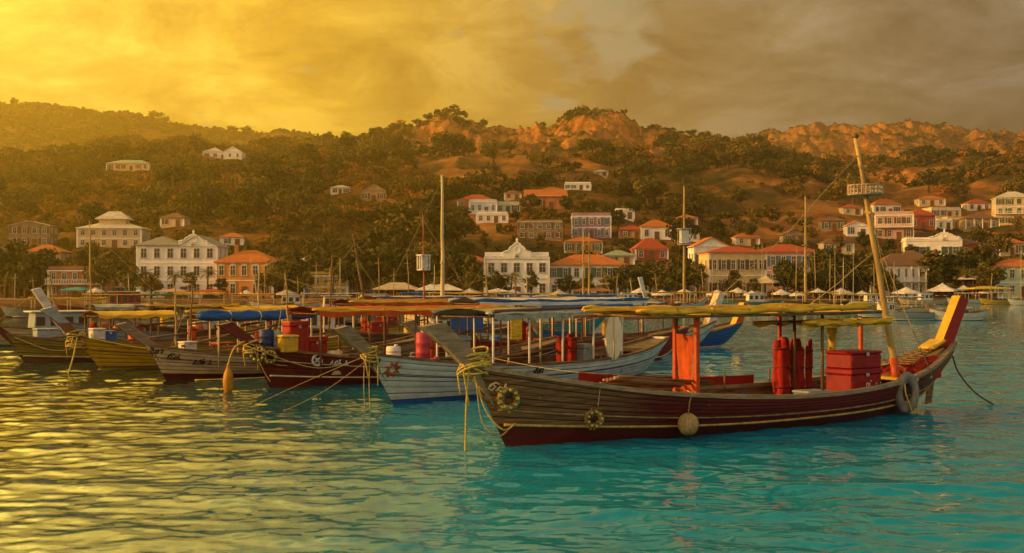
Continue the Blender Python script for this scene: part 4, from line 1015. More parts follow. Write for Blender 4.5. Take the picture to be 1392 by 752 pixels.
def boat(label, loc, rz, H, mats, name='fishing_boat', cat='boat', group='boats moored in the harbour', nst=40, nup=6, nlo=3, stripe=None, stripe2=None, deck=DECKW, deckz=.32, inner=None,
         gunwale=WOOD, gun=(.12, .07), thwarts=(), bow_deck=.16, stern_deck=.12, line=None):
    B = Boat(); B.H = H; B.desc = label
    t = thing(name, label, cat, loc, rz, group); B.o = t
    B.M = Matrix.Translation(Vector(loc)) @ Matrix.Rotation(rz, 4, 'Z'); B.rz = rz
    d = Vector((math.cos(rz), math.sin(rz), 0)); BOATSEG.append((label, Vector(loc) + d*H.bx*1.4, Vector(loc) + d*(H.L + H.sx), H.beam))
    mb = MB(); ts = [((k/nst)**1.15) for k in range(nst+1)]
    for side in (-1, 1):
        for zone, n in ((0, nlo), (1, nup)):
            for r_ in range(n):
                ringA, ringB = [], []
                for tt in ts:
                    z0, z1 = (H.zk(tt), H.zst(tt)) if zone == 0 else (H.zst(tt), H.zsh(tt))
                    za, zb = z0 + (z1-z0)*r_/n, z0 + (z1-z0)*(r_+1)/n
                    a, b = H.P(tt, za, side), H.P(tt, zb, side)
                    if zone == 1: a = H.P(tt, za + min(.016, (zb - za)*.3)*(1 + .5*math.sin(9*tt + 2*r_)), side) + Vector((0, side*.014, 0))
                    ringA.append(a); ringB.append(b)
                i = len(mb.v); nn = len(ts)
                mb.v += [tuple(p) for p in ringA] + [tuple(p) for p in ringB]
                for k in range(nn - 1):
                    f = (i+k, i+k+1, i+nn+k+1, i+nn+k)
                    mb.face(f if side == -1 else f[::-1], zone, True)
                if zone == 1:                                       # lap under the plank
                    j = len(mb.v); mb.v += [tuple(H.P(tt, H.zst(tt) + (H.zsh(tt) - H.zst(tt))*r_/n, side)) for tt in ts]
                    for k in range(nn - 1):
                        f = (i+k+1, i+k, j+k, j+k+1); mb.face(f if side == -1 else f[::-1], 2, False)
    # transom
    for zone, n in ((0, 1), (1, 3)):
        for r_ in range(n):
            z0, z1 = (H.zk(1), H.zst(1)) if zone == 0 else (H.zst(1), H.zsh(1))
            za, zb = z0 + (z1-z0)*r_/n, z0 + (z1-z0)*(r_+1)/n
            mb.quad(H.P(1, za, -1), H.P(1, za, 1), H.P(1, zb, 1), H.P(1, zb, -1), zone)
    mb.build('hull', [mats[1], mats[0], SEAM], t)
    # inside of the planking
    ib = MB()
    for side in (-1, 1):
        A = [H.P(tt, max(deckz - .02, H.zsh(tt)*.35, H.zk(tt) + .1), side) - Vector((0, side*min(.06, .8*abs(H.P(tt, H.zsh(tt)*.6, side).y)), 0)) for tt in ts]; Bq = [H.rail(tt, side, -.01, .06) for tt in ts]
        i = len(ib.v); nn = len(ts); ib.v += [tuple(p) for p in A] + [tuple(p) for p in Bq]
        for k in range(nn-1):
            f = (i+k, i+nn+k, i+nn+k+1, i+k+1); ib.face(f if side == -1 else f[::-1], 0, True)
    ib.build('inner_planking', inner or WOOD, t)
    db = MB()
    for a, b in zip(ts, ts[1:]):
        za, zb = max(deckz, H.zsh(a)*.36, H.zk(a) + .12), max(deckz, H.zsh(b)*.36, H.zk(b) + .12)
        p0, p1, p2, p3 = H.P(a, za, -1), H.P(b, zb, -1), H.P(b, zb, 1), H.P(a, za, 1)
        for p in (p0, p1): p.y = min(-.0, p.y + .05)
        for p in (p2, p3): p.y = max(.0, p.y - .05)
        db.quad(p0, p1, p2, p3)
    db.build('deck', deck, t)
    # foredeck and afterdeck just under the rail
    for nm, r0, r1 in (('foredeck', 0.0, bow_deck), ('afterdeck', 1 - stern_deck, 1.0)):
        if r1 - r0 < .02: continue
        q = MB(); tt = np.linspace(r0, r1, 9)
        for a, b in zip(tt, tt[1:]):
            q.quad(H.rail(a, -1, -.07, .05), H.rail(b, -1, -.07, .05), H.rail(b, 1, -.07, .05), H.rail(a, 1, -.07, .05))
        e = r1 if nm == 'foredeck' else r0
        q.quad(H.rail(e, -1, -.07, .05), H.rail(e, 1, -.07, .05), H.rail(e, 1, -.2, .05), H.rail(e, -1, -.2, .05))
        q.build(nm, deck, t)
    gb = MB(); gw, gh = gun
    for side in (-1, 1):
        rings = []
        for tt in ts:
            p = H.rail(tt, side); y = p.y
            rings.append([Vector((p.x, y + side*.035, p.z - gh*.6)), Vector((p.x, y + side*.035, p.z + gh*.4)), Vector((p.x, y - side*min(gw - .035, abs(y)), p.z + gh*.4)), Vector((p.x, y - side*min(gw - .035, abs(y)), p.z - gh*.6))])
        if side == 1: rings = [r[::-1] for r in rings]
        gb.loft(rings, 0, True, True, False)
    gb.build('gunwale', gunwale, t)
    def rub(m, fz, r, nm='rubbing_strake', off=.012):
        sb = MB()
        for side in (-1, 1):
            pts = []
            for tt in ts[1:]:
                p = H.P(tt, fz(tt), side); pts.append(p + Vector((0, side*off, 0)))
            sb.tube(pts, r, 5, 0, True)
        sb.build(nm, m, t)
    if stripe: rub(stripe, lambda q: H.zst(q) + .0, .032)
    if stripe2: rub(stripe2[0], lambda q: H.zst(q) + (H.zsh(q) - H.zst(q))*stripe2[1], stripe2[2] if len(stripe2) > 2 else .02)
    if line: rub(line[0], lambda q: H.zst(q) + (H.zsh(q) - H.zst(q))*line[1], .014, 'painted_line', .006)
    for k, tq in enumerate(thwarts):
        z = H.zsh(tq) - .18; a, b = H.P(tq, z, -1), H.P(tq, z, 1); w = .2
        q = MB(); q.box(((a.x+b.x)/2, 0, z), (w, abs(a.y)*2 - .1, .05)); q.build('thwart', deck, t)
    return B
def poly_post(B, nm, poly, w0, m, mats2=None, taper=None, z_w=None):
    """plank shaped post: outline in the x-z plane, width w0 across"""
    mb = MB(); n = len(poly); i = 0
    zs = [p[1] for p in poly]; zl, zh = min(zs), max(zs)
    def w(z): return (w0 + ((taper or w0) - w0)*(z - zl)/(zh - zl))/2
    # bevelled slab
    cx = sum(p[0] for p in poly)/n; cz = zl + (zh-zl)/2
    rings = []
    for yy, ins in ((-1, .018), (-.75, 0), (.75, 0), (1, .018)):
        ring = []
        for k, (x, z) in enumerate(poly):
            a = Vector(poly[k-1]); c = Vector(poly[(k+1) % n]); tn = (c - a); nr = Vector((-tn.y, tn.x)); nr.normalize()
            ring.append((x + nr.x*ins, yy*w(z), z + nr.y*ins))
        rings.append(ring)
    mb.loft(rings, 0, True, True, False)
    return mb.build(nm, mats2 or m, B.o)
def local_things(B): return B.M
def W(B, x, y, z): return B.M @ Vector((x, y, z))
def tubepart(B, nm, pts, r, m, n=7, parent=None, jit=0.0):
    q = MB(); q.tube(pts, r, n, 0, True, jit); return q.build(nm, m, parent or B.o)
def post(B, x, y, z0, z1, r, m, nm='canopy_post', lean=0.0, square=False):
    q = MB()
    if square: q.box((0, 0, (z1-z0)/2), (2*r, 2*r, z1-z0), 0, bev=.012)
    else: q.tube([(0, 0, 0), (lean, 0, z1-z0)], r, 7)
    return q.build(nm, m, B.o, (x, y, z0))
def roll(B, nm, a, b, r, m, sag=.05, lump=.14, ties=5, parent=None, tie_m=None):
    """furled cloth lashed along a pole"""
    a, b = Vector(a), Vector(b); n = 34; pts = []; rs = []
    for k in range(n+1):
        q = k/n; p = a.lerp(b, q); p.z -= sag*math.sin(math.pi*q)**1; p.z += rnd.uniform(-.012, .012); p.y += rnd.uniform(-.015, .015); pts.append(p)
        tie = abs(math.sin(math.pi*ties*q)); rs.append(r*(.88 + .12*tie)*(1 + rnd.uniform(-lump, lump)*.6)*(1 if 0 < k < n else .55))
    mb = MB()
    for (oy, oz, f) in ((-.42, -.1, .62), (.38, -.18, .66), (.02, .30, .70)):
        ph = rnd.uniform(0, 6); mb.tube([p + Vector((0, r*oy*(1 + .25*math.sin(k*.9 + ph)), r*oz + .02*math.sin(k*.7 + ph))) for k, p in enumerate(pts)], [q*f*(1 + .05*math.sin(k*1.1 + ph)) for k, q in enumerate(rs)], 9, 0, True, .05)
    o = mb.build(nm, m, parent or B.o, smooth=True)
    tb = MB()
    for k in range(1, ties):
        q = k/ties; p = a.lerp(b, q); p.z -= sag*math.sin(math.pi*q); dr = (b-a).normalized()
        tb.tube([p - dr*.02, p + dr*.02], r*.98, 8)
    tb.build('lashing', tie_m or ROPE, o); return o
def sheet(B, nm, x0, x1, hw, z, m, sag=.06, camber=.12, dz=0.0, parent=None, edge=.1):
    mb = MB(); nx, ny = 14, 8; g = []
    for i in range(nx+1):
        row = []
        for j in range(ny+1):
            q = i/nx; s = j/ny*2 - 1; zz = z + dz*q + camber*(1 - s*s) - sag*abs(math.sin(q*math.pi*3))*(.4 + .6*abs(s)) + rnd.uniform(-.012, .012)
            row.append(Vector((x0 + (x1-x0)*q, hw*s, zz)))
        g.append(row)
    th = Vector((0, 0, -.03)); i0 = len(mb.v)
    for lay in (Vector((0, 0, 0)), th):
        for row in g:
            for p in row: mb.v.append(tuple(p + lay))
    N1 = (nx+1)*(ny+1)
    for i in range(nx):
        for j in range(ny):
            a = i*(ny+1) + j; f = (a, a+ny+1, a+ny+2, a+1); mb.face(f[::-1] if False else f, 0, True); mb.face([N1+k for k in f[::-1]], 0, True)
    # hanging edge cloth on both sides
    for j in (0, ny):
        for i in range(nx):
            p, q = g[i][j], g[i+1][j]; e0 = edge*(1 + .35*math.sin(i*1.7)); e1 = edge*(1 + .35*math.sin((i+1)*1.7))
            mb.quad(p, q, q - Vector((0, 0, e1)), p - Vector((0, 0, e0)))
    return mb.build(nm, m, parent or B.o)
def mast(B, x, y, z0, top, r, m, cross=(), stays=(), basket=None, lantern=None):
    q = MB(); z0v = Vector((x, y, z0)); top = Vector(top); n = 8
    q.tube([z0v.lerp(top, k/n) + Vector((.02*math.sin(k*2.1), 0, 0)) for k in range(n+1)], [r*(1 - .5*k/n) for k in range(n+1)], 8)
    mo = q.build('mast', m, B.o)
    for (f, hw, ang) in cross:
        p = z0v.lerp(top, f); c = MB(); c.tube([p + Vector((-hw*math.cos(ang), -hw*math.sin(ang), 0)), p + Vector((hw*math.cos(ang), hw*math.sin(ang), .05))], r*.42, 6); c.build('crossbar', m, mo)
    for (f, e) in stays:
        p = z0v.lerp(top, f); e = Vector(e); c = MB(); mid = p.lerp(e, .5) - Vector((0, 0, .02*(p-e).length)); c.tube([p, p.lerp(mid, .5).lerp(p.lerp(e, .25), .5), mid, e.lerp(mid, .5), e], .011, 4); c.build('stay', ROPE, mo)
    if lantern:
        f, w, h, lm = lantern; p = z0v.lerp(top, f); c = MB()
        c.box(p + Vector((0, 0, -h/2)), (w, w, .05)); c.box(p + Vector((0, 0, h/2)), (w*1.1, w*1.1, .06))
        for sx in (-1, 0, 1):
            for sy in (-1, 0, 1):
                if sx or sy: c.box(p + Vector((sx*w*.45, sy*w*.45, 0)), (.05, .05, h - .06))
        c.box(p, (w*.7, w*.7, h*.8)); c.build('lantern_cage', lm, mo)
    if basket:
        f, R, h, bm = basket; p = z0v.lerp(top, f); c = MB()
        c.lathe(p, [(R, -.03), (R, .03), (.05, .03)], 20); c.torus(p + Vector((0, 0, h)), R, .022, 'Z', 24, 6); c.torus(p + Vector((0, 0, h*.5)), R, .014, 'Z', 24, 5)
        for k in range(26):
            a = 2*math.pi*k/26; c.box(p + Vector((R*math.cos(a), R*math.sin(a), h/2)), (.03, .03, h))
        c.build('crow_nest', bm, mo)
    return mo
# marks on hulls
MARKS = {
 'curl': [[(0, 0), (.25, .3), (.5, .1), (.3, -.25), (0, -.1), (.1, .25), (.45, .45), (.8, .3)], [(.6, -.3), (.9, .05), (1.2, -.1), (1.0, -.35), (.75, -.15)], [(1.3, .35), (1.25, -.1), (1.5, -.35)]],
 'script': [[(0, .1), (.15, -.25), (.35, -.2), (.35, .2)], [(.35, .2), (.6, .45), (.75, .2), (.55, 0), (.8, -.2), (.6, -.4), (.4, -.3)], [(1.0, .15), (1.25, .2), (1.2, -.25), (.95, -.25), (1.0, .15)], [(1.35, .2), (1.75, .2), (1.6, -.3)]],
 'letters': [[(0, -.3), (.3, .3), (.35, -.3)], [(.6, .1), (.9, .3), (.9, -.3), (.55, -.2), (.7, .1)], [(1.2, .4), (1.2, -.35), (1.0, -.1), (1.45, -.15)], [(1.7, -.3), (2.3, -.3)], [(2.0, -.3), (2.0, .25)]],
 'flower': [[(.5*math.cos(a)*(1 if k % 2 else .45), .5*math.sin(a)*(1 if k % 2 else .45)) for k, a in enumerate(np.linspace(0, 2*math.pi, 17))]],
 'cross': [[(-.4, -.4), (.4, .4)], [(-.4, .4), (.4, -.4)], [(-.25, 0), (.25, 0)], [(0, -.25), (0, .25)]],
}
def hull_mark(B, kind, x, z, size, m, side=-1, r=.018, nm='painted_mark'):
    mb = MB()
    for pl in MARKS[kind]:
        pts = []
        for (a, b) in pl:
            p, n = B.H.outside(x + a*size, z + b*size, side); pts.append(p + n*.022)
        mb.tube(pts, r, 5)
    return mb.build(nm, m, B.o)
# loose things carried aboard or hung on the boats
def put(B, x, y, z):
    if z is None:
        t = B.H.t_of_x(x); z = B.H.zsh(t) - .065 if t < .155 else max(.32, B.H.zsh(t)*.36) + .005
    return B.M @ Vector((x, y, z))
LATCH = mat('galvanised', (.42, .42, .42), .45, .2, 8, metal=.6)
def crate(B, x, y, z, size, col, label, name='crate', rz=0., group=None, marks=False, m=None):
    t = thing(name, label, 'crate', put(B, x, y, z), B.rz + rz, group); sx, sy, sz = size; m = m or PAINT[col]
    q = MB(); q.box((0, 0, sz*.42), (sx, sy, sz*.84), 0, bev=.03)
    for dx in ((-.3, 0, .3) if not marks and name != 'big_crate' else ()):
        for s in (-1, 1): q.box((dx*sx, s*(sy/2 + .008), sz*.42), (.045, .02, sz*.74), 0)
    q.box((0, -sy/2 - .006, sz*.62), (sx*.96, .016, .03)); q.build('body', m, t)
    l = MB(); l.box((0, 0, sz*.92), (sx + .04, sy + .04, sz*.15), 0, bev=.025); lo = l.build('lid', m, t)
    h = MB(); h.box((0, -sy/2 - .03, sz*.83), (.1, .03, .09), 0, bev=.008); h.build('latch', LATCH, lo)
    if marks:
        k = MB(); c = Vector((.03*sx, -sy/2 - .014, sz*.52))
        for a, b in (((-.06, -.06), (.06, -.06)), ((.06, -.06), (.06, .06)), ((.06, .06), (-.06, .06)), ((-.06, .06), (-.06, -.06)), ((-.02, -.02), (.03, .03))): k.tube([c + Vector((a[0], 0, a[1])), c + Vector((b[0], 0, b[1]))], .012, 5)
        for _ in range(9): k.lathe(Vector((rnd.uniform(-.1, .46)*sx, -sy/2 - .006, rnd.uniform(.05, .75)*sz)), [(0, -.004), (rnd.uniform(.015, .035), 0), (0, .004)], 6, axis='Y')
        k.build('white_marking', PAINT['white'], t)
    return t
def barrel(B, x, y, z, r, h, col, label, name='barrel', group=None, m=None):
    t = thing(name, label, 'barrel', put(B, x, y, z), B.rz, group); m = m or PAINT[col]
    q = MB(); q.lathe((0, 0, 0), [(r*.92, 0), (r, .03), (r, h*.3), (r*1.05, h*.33), (r, h*.36), (r, h*.64), (r*1.05, h*.67), (r, h*.7), (r, h*.95), (r*.93, h)], 16); q.build('body', m, t)
    l = MB(); l.lathe((0, 0, h), [(r*.9, -.01), (r*.9, .015), (.0, .02)], 14); l.lathe((r*.5, 0, h + .012), [(.05, 0), (.05, .05), (.0, .055)], 8); l.build('lid', m, t)
    return t
def fuel_roll(B, x, y, z, r, h, col, label, name='fender', group=None):
    """upright roll of lashed cloth"""
    t = thing(name, label, 'roll', put(B, x, y, z), B.rz, group)
    q = MB(); n = 14
    for k in range(4 if r > .12 else 2):
        a = k*1.57 + rnd.random(); ox, oy = r*.42*math.cos(a), r*.42*math.sin(a); hh = h*rnd.uniform(.84, 1.0); ph = rnd.uniform(0, 6)
        q.tube([(ox + .018*math.sin(i*.8 + ph), oy + .018*math.cos(i*.7 + ph), hh*i/n) for i in range(n+1)], [r*.56*(1 + .06*math.sin(i*1.3 + ph) + rnd.uniform(-.03, .03))*(.7 if i in (0, n) else 1) for i in range(n+1)], 10, 0, True, .06)
    b = q.build('body', mat('bundle_' + col, tuple(c*.9 for c in {'red': (.32, .014, .012), 'orange': (.46, .065, .01), 'yellow': (.58, .36, .025)}[col]), .85, .3, 5, bump=.4, wear=((.18, .03, .025), .22)), t, smooth=True)
    for f in (.25, .55, .82):
        c = MB(); c.torus((0, 0, h*f), r*.95, .018, 'Z', 14, 5); c.build('strap', PAINT['darkred'], t)
    return t
def jerry(B, x, y, z, col, label, s=1.0, rz=0., group='jerrycans on the moored boats'):
    t = thing('jerrycan', label, 'jerrycan', put(B, x, y, z), B.rz + rz, group)
    q = MB(); q.box((0, 0, .22*s), (.34*s, .2*s, .44*s), 0, bev=.05*s); q.build('body', PAINT[col], t)
    h = MB(); h.tube([(-.1*s, 0, .43*s), (-.09*s, 0, .53*s), (.07*s, 0, .53*s), (.08*s, 0, .43*s)], .022*s, 6); h.build('handle', PAINT[col], t)
    c = MB(); c.lathe((.13*s, 0, .42*s), [(.04*s, 0), (.04*s, .07*s), (0, .075*s)], 8); c.build('cap', PAINT['black'], t); return t
def ball_fender(B, x, z, r, m, label, side=-1, strands=True, name='fender'):
    p, n = B.H.outside(x, z, side); c = p + n*(r*.92); w = put(B, *c)
    t = thing(name, label, 'fender', w, B.rz, 'fenders hung on the hulls')
    q = MB(); q.lathe((0, 0, 0), [(r*math.cos(a), r*1.1*math.sin(a)) for a in np.linspace(-1.5, 1.5, 11)], 16); bo = q.build('body', m, t)
    if strands:
        s = MB()
        for k in range(7):
            a = k*math.pi/7
            s.tube([(r*1.02*math.cos(a)*math.cos(b), r*1.02*math.sin(a)*math.cos(b), r*1.12*math.sin(b)) for b in np.linspace(-1.5, 1.5, 9)], .014, 4)
            s.tube([(r*1.02*math.cos(a)*math.cos(b), r*1.02*math.sin(a)*math.cos(b), r*1.12*math.sin(b)) for b in np.linspace(1.64, 4.6, 9)], .014, 4)
        s.build('netting', ROPE, bo)
    tq = B.H.t_of_x(x); top = B.H.rail(tq, side, .03) - c
    l = MB(); l.tube([(0, 0, r*1.05), (top.x*.5, top.y*.6, (r + top.z)*.55), (top.x, top.y + side*.04, top.z), (top.x, top.y - side*.1, top.z + .04)], .016, 5); l.build('lanyard', ROPE, t)
    return t
def wreath(B, x, z, R, label, side=-1, mats=(ROPEY, None)):
    p, n = B.H.outside(x, z, side); yaw = math.atan2(n.x, -n.y) if side == -1 else 0
    t = thing('rope_wreath', label, 'wreath', put(B, *(p + n*.08)), B.rz + yaw, 'wreaths on the hulls')
    q = MB(); q.torus((0, 0, 0), R*.72, R*.2, 'Y', 22, 8); q.build('ring', mats[0], t)
    l = MB()
    for k in range(150):
        a = rnd.uniform(0, 6.28); rr = R*rnd.uniform(.45, 1.05); c = Vector((rr*math.cos(a), rnd.uniform(-.12, .02)*1.0, rr*math.sin(a))); v = Vector((rnd.gauss(0, 1), rnd.gauss(0, .5), rnd.gauss(0, 1))).normalized()*R*.17; w = v.cross(Vector((rnd.gauss(0, 1), rnd.gauss(0, 1), rnd.gauss(0, 1)))).normalized()*R*.09
        l.quad(c - v, c - w, c + v, c + w)
    l.build('leaves', mats[1] or mat('wreath_leaves', (.16, .17, .05), .8, .3, 6), t)
    for k in range(9):
        a = k*.7; f = MB(); f.lathe((R*.7*math.cos(a), -.1, R*.7*math.sin(a)), [(.0, -.05), (R*.16, -.02), (R*.11, .03), (0, .05)], 7, axis='Y'); f.build('flower', mat('wreath_flower', (.5, .38, .14), .8, .3, 8), t)
    return t
def rope(label, pts, r=.018, m=ROPE, name='mooring_rope', sag=0., group='ropes of the moored boats', smooth=6):
    P = [Vector(p) for p in pts]; out = []
    if len(P) == 2:
        a, b = P
        for k in range(13):
            q = k/12; p = a.lerp(b, q); p.z -= sag*4*q*(1-q); p.z = max(p.z, min(a.z, b.z) - .02) if sag < 0 else p.z; out.append(p)
    else:
        for i in range(len(P)-1):
            p0, p1, p2, p3 = P[max(0, i-1)], P[i], P[i+1], P[min(len(P)-1, i+2)]
            for k in range(smooth):
                t = k/smooth; out.append(.5*((2*p1) + (p2-p0)*t + (2*p0-5*p1+4*p2-p3)*t*t + (3*p1-p0-3*p2+p3)*t**3))
        out.append(P[-1])
    o0 = out[0].copy(); q = MB(); q.tube([p - o0 for p in out], r, 5); o = q.build(name, m, None, o0); tag(o, label, 'rope', group); return o
def rope_bundle(B, x, z, label, R=.22, m=ROPEY, drop=None, y=0.0, n=9):
    """tangle of rope wound round a stem"""
    t = thing('rope_coil', label, 'rope', put(B, x, y, z), B.rz, 'rope tangles on the stems')
    for k in range(n):
        q = MB(); z0 = rnd.uniform(-.28, .28); rr = R*rnd.uniform(.8, 1.25); tl = rnd.uniform(-.5, .5); ph = rnd.uniform(0, 6)
        q.tube([(rr*math.cos(a)*1.05, rr*.8*math.sin(a), z0 + tl*.3*math.cos(a + ph)) for a in np.linspace(0, 6.1, 15)], .022, 5); q.build('coil', m, t)
    for k in range(2):
        q = MB(); a = rnd.uniform(2.6, 5.6); L = rnd.uniform(.3, .7); q.tube([(R*math.cos(a), R*math.sin(a), .1), (R*1.3*math.cos(a), R*1.3*math.sin(a), -.1), (R*1.15*math.cos(a+.3), R*1.15*math.sin(a+.3), -.1 - L)], .018, 5); q.build('loose_end', m, t)
    return t
# ------------------------------------------------------------------ the maroon and bare wood boat in front
def sx_of(B, u, y):
    """distance along a boat at which its point y metres off the centreline stands on a pixel column"""
    l = B.M.translation; c, s = math.cos(B.rz), math.sin(B.rz); k = (u - U0)/F
    return (k*(l.y + c*y) - l.x + s*y)/(c - k*s)
def zat(B, x, y, v):
    w = B.M @ Vector((x, y, 0)); return HC + (V0 - v)/F*w.y
def hero():
    d = wl(607); loc = ((687-U0)/F*d, d, 0)
    H = Hull(12.9, 3.0, [(0, 1.66), (.12, 1.30), (.25, 1.0), (.45, .78), (.62, .75), (.78, .88), (.9, 1.15), (1, 1.68)], -.85, 1.75, .22, .13, .72, .24)
    B = boat('maroon and bare weathered wood boat in front with yellow red stern post', loc, math.radians(34.8), H, (hero_hull_mat(), PAINT['darkred']), nst=60, nup=8, nlo=3,
             stripe=mat('stripe_ochre', (.48, .34, .09), .6, .25, 6), stripe2=(mat('stripe_wood', (.26, .17, .09), .7, .3, 6), .26, .022), gunwale=WOODG, gun=(.16, .09), thwarts=(.22, .36, .52), bow_deck=.14, stern_deck=.10)
    poly_post(B, 'prow', [(.06, .36), (-.42, .95), (-.90, 1.56), (-1.42, 2.04), (-1.96, 2.44), (-1.50, 2.50), (-.98, 2.06), (-.56, 1.62), (.02, 1.0), (.46, .48)], .17, WOODG, taper=.24)
    # stern post: yellow towards the bow, red on the sides
    sp = MB(); sp.prism([(14.05, 1.62), (14.55, 1.56), (15.30, 2.84), (14.92, 2.96)], -.13, .13, 0, 1)
    sp.build('stern_post', [PAINT['red'], PAINT['yellow']], B.o)
    lg = MB(); lg.box((13.85, 0, 1.66), (.6, .50, .09), 0, ry=-.35, bev=.03); lg.build('stern_ledge', PAINT['yellow'], B.o)
    # red bulwark along the inside of the far rail
    bw = MB()
    for a, b in zip(np.linspace(.22, .60, 14), np.linspace(.22, .60, 14)[1:]):
        p, q = H.rail(a, 1, .03, .05), H.rail(b, 1, .03, .05); bw.quad(p, q, q + Vector((0, -.02, .22)), p + Vector((0, -.02, .22))); bw.quad(p + Vector((0, .03, 0)), p + Vector((0, .01, .22)), q + Vector((0, .01, .22)), q + Vector((0, .03, 0)))
        bw.quad(p + Vector((0, -.02, .22)), q + Vector((0, -.02, .22)), q + Vector((0, .01, .22)), p + Vector((0, .01, .22)))
        bw.quad(p + Vector((0, -.02, -.38)), q + Vector((0, -.02, -.38)), q + Vector((0, -.01, .0)), p + Vector((0, -.01, .0)))
    bw.build('bulwark', PAINT['red'], B.o)
    # canopy: two long furled rolls over a light frame with the slack cloth between
    xa, xb = sx_of(B, 884, -1.0), sx_of(B, 1186, -1.0)
    roll(B, 'furled_canopy', (xa - .3, -.95, 2.69), (xb, -.95, 2.73), .088, TARPY, .04, .16, 7)
    roll(B, 'furled_canopy', (xa - .55, .55, 2.70), (xb - .1, .55, 2.72), .085, TARPY, .03, .16, 6)
    sheet(B, 'canopy', xa + .2, xb - .1, .92, 2.62, TARPY, .04, .05, edge=.05)
    for y in (-.95, .75): tubepart(B, 'canopy_rail', [(xa - .7, y, 2.56), (xb + .4, y, 2.58)], .035, WOOD)
    x2a, x2b = sx_of(B, 1092, -.8), sx_of(B, 1212, -.8)
    sheet(B, 'rear_canopy', x2a, x2b, .8, 2.36, TARPY, .03, .04, edge=.10)
    roll(B, 'furled_canopy', (x2a, -.82, 2.36), (x2b, -.82, 2.38), .085, TARPY, .03, .14, 5)
    for k in range(5):
        x = xa + (xb - xa)*k/4; tubepart(B, 'canopy_crossbar', [(x, -1.05, 2.57), (x, .85, 2.59)], .025, WOOD)
    for (u, y, m, r) in ((918, .4, 'orange', .05), (947, -.72, 'orange', .055), (1060, .75, 'red', .05), (1080, .3, 'brown', .04), (1118, -.75, 'brown', .04), (1170, .7, 'orange', .05), (1127, .9, 'brown', .035)):
        x = sx_of(B, u, y); post(B, x, y, .3, 2.6 if x < xb else 2.4, r, PAINT[m], square=(m == 'orange'))
    # hanging orange door cloth between two posts
    xl, xr = sx_of(B, 917, .4), sx_of(B, 946, -.72); q = MB(); n = 12
    A = Vector((xl, .38, 0)); Bq = Vector((xr, -.66, 0))
    for k in range(n):
        for j in range(8):
            def pt(k, j):
                z = 2.14 - 1.42*j/8; ins = .30*(j/8)**1.6; a = A.lerp(Bq, ins + (1 - ins*1.15)*k/n); a.z = z; a.x += .035*math.sin(k*1.9 + j*.3); return a
            q.quad(pt(k, j), pt(k, j+1), pt(k+1, j+1), pt(k+1, j))
    q.build('door_cloth', TARPO, B.o, smooth=True)
    # mast with crow's nest
    mx = sx_of(B, 1222, -.45); zt = zat(B, mx, -.4, 187); c, s = math.cos(B.rz), math.sin(B.rz)
    W_ = (B.M @ Vector((mx, -.45, 0))).y; lean = (1163-1222)/F*W_
    top = (mx + lean*c, -.45 - lean*s, zt)
    mo = mast(B, mx, -.45, .55, top, .095, mat('mast_varnish', (.40, .27, .09), .5, .25, 3, stretch=(1, 1, .2)), cross=((.88, .12, .5), (.70, .14, 1.2)),
         stays=((.93, (sx_of(B, 960, -.9), -.9, 2.7)), (.95, (mx + 1.7, .6, 1.1)), (.55, (mx - 2.2, .8, 2.6)), (.66, (mx + .6, -1.0, .95))), basket=(.775, .43, .22, mat('nest_wood', (.38, .30, .2), .8, .25, 5)))
    qm = MB(); qm.lathe((0, 0, 0), [(.0, -.06), (.07, -.02), (.09, .05), (.0, .12)], 8); qm.build('masthead', PAINT['brown'], mo, top)
    cz = MB(); b0 = Vector((mx, -.45, .55)); b1 = b0.lerp(Vector(top), .13); cz.tube([b0, b1], [.112, .106], 8); cz.build('mast_foot', PAINT['orange'], mo)
    # yellow funnel, rudder, oar posts
    fx = sx_of(B, 1131, .1); q = MB(); q.lathe((0, 0, 0), [(.12, 0), (.12, .55), (.16, .6), (.16, .72), (.10, .78), (.09, 1.15), (.13, 1.2), (.12, 1.32), (.04, 1.42)], 12); q.build('funnel', PAINT['yellow'], B.o, (fx, .1, .85))
    q = MB(); q.box((0, 0, .43), (.34, .34, .86), 0, bev=.02); q.build('funnel_housing', PAINT['brown'], B.o, (fx, .1, .3 - .3))
    poly_post(B, 'rudder', [(13.55, .08), (13.8, .10), (14.05, 1.3), (13.85, 1.3)], .06, WOOD)
    # fixed stern benches
    q = MB(); x0 = sx_of(B, 1192, 0); q.box((x0 + .75, 0.0, .86), (1.4, 1.25, .07), 0, bev=.02); q.build('stern_bench', PAINT['yellow'], B.o)
    q = MB()
    for y in (-.35, .35): q.box((x0 + .75, y, .67), (1.2, .06, .32))
    q.build('bench_support', WOOD, B.o)
    for k, u in enumerate((985, 1046)):
        x = sx_of(B, u, 1.15); post(B, x, 1.15, .6, 1.15, .022, WOOD, 'oar_pin')
    q = MB()
    for k in range(9): q.box((12.3 + k*.18, 0, 1.22 + k*.045), (.16, 1.15 - k*.10, .03))
    q.build('stern_grating', WOOD, B.o)
    q = MB(); x0 = 12.05
    for k in range(10):
        for j in range(6):
            def pt(k, j): return Vector((x0 + .16*k, -.45 + .9*j/6*(1 - .02*k), .98 + .10*math.sin(k*1.3 + j*1.1) + .05*math.sin(j*2.1 + k) + .03*k))
            q.quad(pt(k, j), pt(k+1, j), pt(k+1, j+1), pt(k, j+1))
    for k in range(10): q.quad(Vector((x0 + .16*k, -.42, .8)), Vector((x0 + .16*(k+1), -.42, .8)), pt(k+1, 0), pt(k, 0))
    rt = q.build('red_tarpaulin', TARP['red'], None, B.M.translation, None, smooth=True); rt.rotation_euler = (0, 0, B.rz); tag(rt, 'crumpled red tarpaulin on the stern deck of the maroon front boat', 'tarpaulin')
    # carried gear
    hx = sx_of(B, 1162, -.62)
